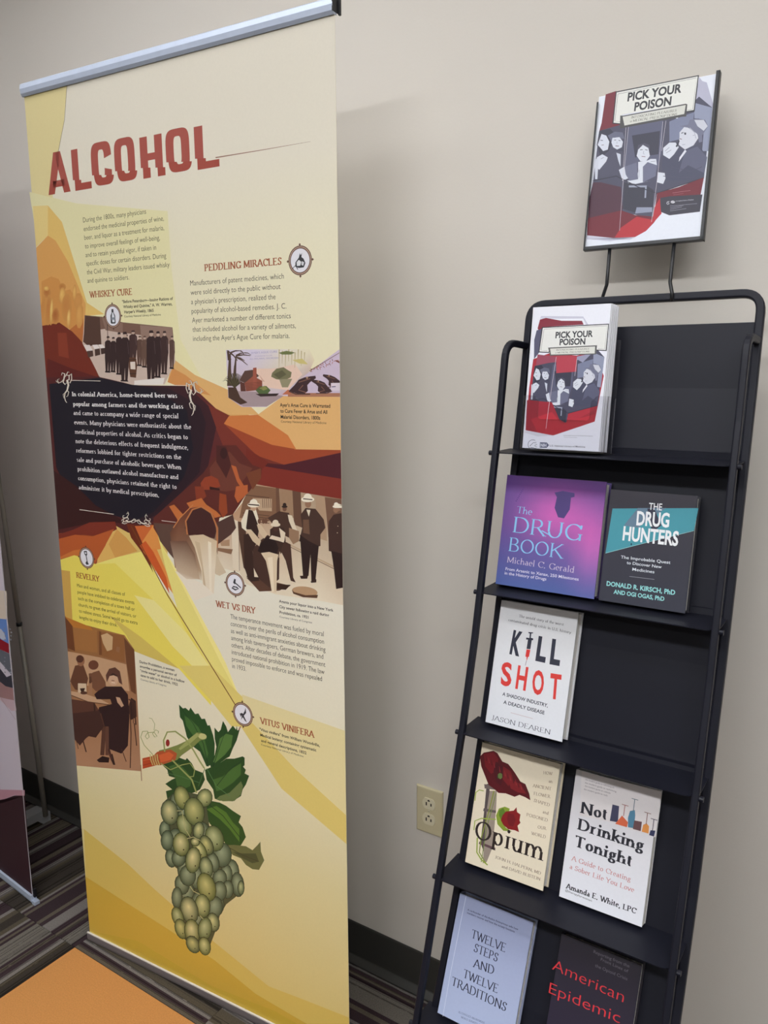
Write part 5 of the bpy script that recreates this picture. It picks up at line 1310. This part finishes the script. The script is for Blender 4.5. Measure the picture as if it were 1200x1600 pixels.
# --- poster in it
po = empty('poster', SO+SU*SW/2+SV*0.004, 'letter size poster Pick Your Poison in the black sign holder', 'poster')
obj('paper', bx((0.0016, 0.0016, -0.0045), (SW-0.0016, SHh-0.001, -0.0015), ST_), M_WHITE, po)
Q = Print(SO - SN*0.0015, SU, SV, po, P_MATTE, lift=0.0001); Q.zoom(890, 90, 4.104)
Q.part('cover_print')
Q.emit([(0.002, 0.002), (SW-0.002, 0.002), (SW-0.002, SHh-0.0015), (0.002, SHh-0.0015)], [(0, 1, 2, 3)], [(222, 226, 236)]*4)
Q.polys('''
176,176,196: 832,126 850,150 880,160 900,230 922,300 916,324 830,290 800,290
112,30,46: 232,236 300,214 340,430 190,472 205,420
''')
people(Q)
Q.polys('''
74,38,56: 128,900 150,800 200,800 330,830 340,960 320,1110 118,1140 112,1120
108,26,42: 118,1030 330,980 420,1010 540,1020 560,870 700,830 862,768 840,880 585,905 590,990 540,1060 490,1112 388,1168 112,1140
176,36,48: 330,1090 430,1020 530,1040 545,960 580,900 590,1000 490,1112 388,1168 290,1152
52,50,64: 580,900 640,890 852,878 836,988 640,1012 586,990
196,196,212: 108,1142 388,1168 420,1150 260,1178 110,1165
''')
for p_ in ('378,440 344,790 320,1110', '362,440 340,790', '598,410 565,760 525,1055', '618,405 590,600'): Q.strip(p_, 2, (206, 200, 210))
Q.part('title_panel_print')
Q.polys('''
40,42,48: 296,218 830,112 802,345 752,352 745,298 330,368 330,430 274,424
222,222,216: 302,224 822,120 796,336 752,344 745,300 335,366 330,422 282,418
''')
Q.strip('310,234 814,130 790,330 755,338', 2, (60, 60, 66)); Q.strip('310,234 290,408 326,412', 2, (60, 60, 66))
Q.polys('''
70,70,70: 325,372 345,372 745,296 755,300 748,378 720,380 340,452 322,455
206,206,198: 340,380 745,304 735,362 352,436
''')
Q.part('title_lettering'); TK = (44, 44, 50)
Q.text('PICK YOUR', (370, 280), (716, 222), 54, TK, bold=0.035); Q.text('POISON', (413, 342), (650, 303), 54, TK, bold=0.035)
Q.text('INTOXICATING PLEASURES', (395, 392), (685, 346), 15, (80, 78, 70), font=ROMAN); Q.text('& MEDICAL PRESCRIPTIONS', (388, 416), (688, 370), 15, (80, 78, 70), font=ROMAN)
Q.ell((662, 926), 14, 8, (226, 226, 232)); Q.text('NIH', (651, 930), (673, 928), 7, (40, 40, 60), bold=0.03); Q.text('U.S. National Library of Medicine', (680, 924), (795, 914), 7, (200, 200, 210))
Q.strip('622,938 628,924 640,922 632,932 640,936 626,942', 3, (214, 214, 222))
for y, x1_ in ((950, 818), (962, 730), (972, 720), (982, 748)): Q.strip([(644, y+2), (x1_, y-14)], 2, (150, 150, 164))
Q.strip('660,868 775,852', 2, (176, 110, 120)); Q.strip('665,880 730,872', 2, (150, 80, 92))
Q.done()

# ================================================================ BOOKLETS IN THE CLEAR HOLDER
zsh = SH[0]; n_b = 9; bt = 0.0042
hy = -0.209   # front face of the holder at its foot
sl = 0.13
fh = lambda z: hy+0.004 + sl*(z-zsh)
bpx = ((808, 706), (932, 711), (960, 475), (843, 478))
a, b, c, d = [on(p, fh) for p in bpx]
HV = Vector((0, sl, 1)).normalized(); HU = Vector((1, 0, 0)); HN = HU.cross(HV)
bx0, bx1 = a.x*0.6+d.x*0.4, b.x*0.6+c.x*0.4; bz1 = (c.z+d.z)/2; bW = bx1-bx0; bH = (bz1-zsh)*math.sqrt(1+sl*sl)-0.009
BO_ = Vector((bx0, fh(zsh+0.0085), zsh+0.0085))
def bk_mesh(name, W, H, T):
    bm = bmesh.new(); pts = [(0, 0), (W, 0), (W, H), (0, H)]
    # folded sheets: rounded fold on the left, square fore edge on the right
    prof = [(0.0, -T*0.5), (0.0009, -T*0.15), (0.0022, 0.0), (W, 0.0), (W-0.0004, -T*0.5), (W, -T), (0.0022, -T), (0.0009, -T*0.85)]
    prism(bm, prof, BO_, HU, HN, HV, 0, H); bmesh.ops.recalc_face_normals(bm, faces=bm.faces[:])
    me = bpy.data.meshes.new(name); bm.to_mesh(me); bm.free(); return me
M_BOOKLET = mat('booklet_paper', (232, 232, 238), 0.45)
def booklet_print(B):
    # artwork of the poster, squeezed into the booklet
    B.zoom(750, 430, 2.667); B.part('cover_print')
    B.emit([(0.0025, 0.0005), (bW-0.0003, 0.0005), (bW-0.0003, bH-0.0005), (0.0025, bH-0.0005)], [(0, 1, 2, 3)], [(228, 229, 238)]*4)
    B.polys('''
196,196,212: 255,170 430,172 470,235 480,290 500,340 430,180 250,182
128,32,52: 250,185 275,178 340,190 425,190 432,206 262,216 258,250 240,222
84,84,108: 236,230 262,222 250,318 225,350 226,270
168,40,56: 222,350 290,325 402,335 470,320 500,365 490,350 516,420 478,610 305,668 190,646 205,470
150,150,176: 400,340 470,325 495,365 515,380 500,430 400,420
150,70,90: 240,330 318,340 318,392 232,385
''')
    src = np.array([[190, 470, 1], [916, 322, 1], [862, 770, 1], [140, 880, 1]], float); dst = np.array([[225, 380], [522, 340], [486, 545], [205, 560]], float)
    A = np.linalg.lstsq(src, dst, rcond=None)[0]
    z = B.z
    def mp(p):
        q = np.array([p[0], p[1], 1.0])@A; B.map = None; r_ = B.uv((q[0], q[1])); B.map = mp; return r_
    B.map = mp; people(B); B.map = None
    B.polys('''
150,34,50: 196,520 300,530 330,600 365,622 480,560 478,610 305,668 190,646
176,40,54: 212,600 300,570 340,620 400,600 478,580 478,610 305,668 240,655
176,60,76: 318,332 404,338 402,402 318,408
''')
    for p_ in ('318,340 285,560 275,640', '404,350 395,420'): B.strip(p_, 1.2, (222, 210, 220))
    B.polys('''
210,210,218: 190,648 305,668 240,672 186,656
''')
    B.part('title_panel_print')
    B.polys('''
50,50,56: 258,216 538,202 528,316 486,314 484,296 290,303 288,324 244,322
224,224,220: 262,220 534,206 524,312 486,310 484,298 288,306 286,320 248,318
90,90,88: 284,302 488,292 484,330 292,336
214,214,206: 292,306 480,297 478,326 296,331
''')
    B.strip('267,225 529,211 520,307 492,306', 1.2, (90, 90, 92)); B.strip('267,225 254,313 280,315', 1.2, (90, 90, 92))
    B.part('title_lettering')
    B.text('PICK YOUR', (314, 262), (470, 256), 26, (48, 48, 54), bold=0.035); B.text('POISON', (331, 291), (438, 288), 26, (48, 48, 54), bold=0.035)
    B.text('INTOXICATING PLEASURES', (318, 315), (454, 310), 6, (90, 88, 80), font=ROMAN); B.text('& MEDICAL PRESCRIPTIONS', (314, 326), (456, 321), 6, (90, 88, 80), font=ROMAN)
    B.part('logo_print'); lg = (90, 94, 110)
    for r0 in range(14):
        a0 = math.radians(40+r0*20)
        if r0 < 13: B.strip([(220+20*math.cos(a0), 706+20*math.sin(a0)), (220+20*math.cos(a0+.36), 706+20*math.sin(a0+.36))], 2, lg)
    for p_ in ('208,712 222,698 236,696 228,704 238,704 226,712 236,714', '210,718 224,720 230,722'): B.strip(p_, 2.2, lg)
    B.poly('250,696 278,697 288,708 278,720 249,719', (84, 90, 116)); B.text('NIH', (252, 714), (276, 715), 13, (226, 228, 238), bold=0.03)
    B.text('U.S. National Library of Medicine', (290, 714), (438, 719), 8, (70, 72, 90), bold=0.01)
    B.text('Intoxicating Pleasures & Medical Prescriptions', (348, 669), (470, 672), 4, (80, 80, 90)); B.text('free booklet', (350, 676), (404, 678), 4, (140, 140, 150))
ord_ = ['front', 'second', 'third', 'fourth', 'fifth', 'sixth', 'seventh', 'eighth', 'last']
me_b = bk_mesh('booklet', bW, bH, bt-0.0006)
for i in range(n_b):
    off = -HN*(i*bt) + HU*((0, 0.0012, 0.0006, 0.002, 0.001, 0.0026, 0.0014, 0.003, 0.002)[i]) + HV*((0, 0.0006, -0.0004, 0.001, 0.0, 0.0014, 0.0004, 0.001, 0.0002)[i])
    root = empty('booklet', BO_ + HU*bW/2 + off, ('front booklet in the clear holder, its Pick Your Poison cover in full view' if i == 0 else ('%s booklet from the front of the white stack in the clear holder' % ord_[i] if i < 8 else 'rearmost booklet of the white stack in the clear holder')), 'booklet', 'booklets in the clear holder')
    o = bpy.data.objects.new('folded_sheets', me_b); COL.objects.link(o); 
    if not me_b.materials: me_b.materials.append(M_BOOKLET)
    o.parent = root; o.location = -(BO_ + HU*bW/2)
    if i == 0:
        B = Print(BO_, HU, HV, root, P_GLOSS, lift=0.0001); booklet_print(B); B.done()
# clear holder
hs = empty('brochure_holder', (bx0+bW/2, hy+0.03, zsh), 'clear acrylic brochure holder on the top shelf', 'holder')
HT = Matrix(((1, HV.x, HN.x, 0), (0, HV.y, HN.y, 0), (0, HV.z, HN.z, 0), (0, 0, 0, 1)))
Hn = HN; f0 = BO_ + HN*0.0022 - HU*0.003 - HV*0.003
HT = Matrix(((HU.x, HV.x, HN.x, f0.x), (HU.y, HV.y, HN.y, f0.y), (HU.z, HV.z, HN.z, f0.z), (0, 0, 0, 1)))
hw = bW + 0.0125; hd = n_b*bt + 0.0045; t_ = 0.0016; hh = 0.098
edge_glass(obj('bottom', bx((0, 0, -hd), (hw, t_, 0), HT), M_ACRYL, hs), HV)
for x in (0, hw-t_): edge_glass(obj('side_panel', bx((x, t_, -hd), (x+t_, hh, -t_), HT), M_ACRYL, hs), HU)
bm = bmesh.new()
cut = [(0, 0), (hw, 0), (hw, hh), (hw-0.022, hh)] + [(hw-0.022-0.008*(1-math.cos(a)), hh-0.008*math.sin(a)) for a in (0.5, 1.0, 1.5)] + [(hw-0.030, 0.06), (hw-0.034, 0.056), (0.034, 0.056), (0.030, 0.06)] + [(0.022+0.008*(1-math.cos(a)), hh-0.008*math.sin(a)) for a in (1.5, 1.0, 0.5)] + [(0.022, hh), (0, hh)]
prism(bm, cut, f0, HU, HV, HN, -t_, 0); edge_glass(obj('front_panel', bm, M_ACRYL, hs), HN)
obj('back_wall', bx((0, 0, -hd-t_), (hw, 0.2, -hd), HT), M_ACRYL, hs)
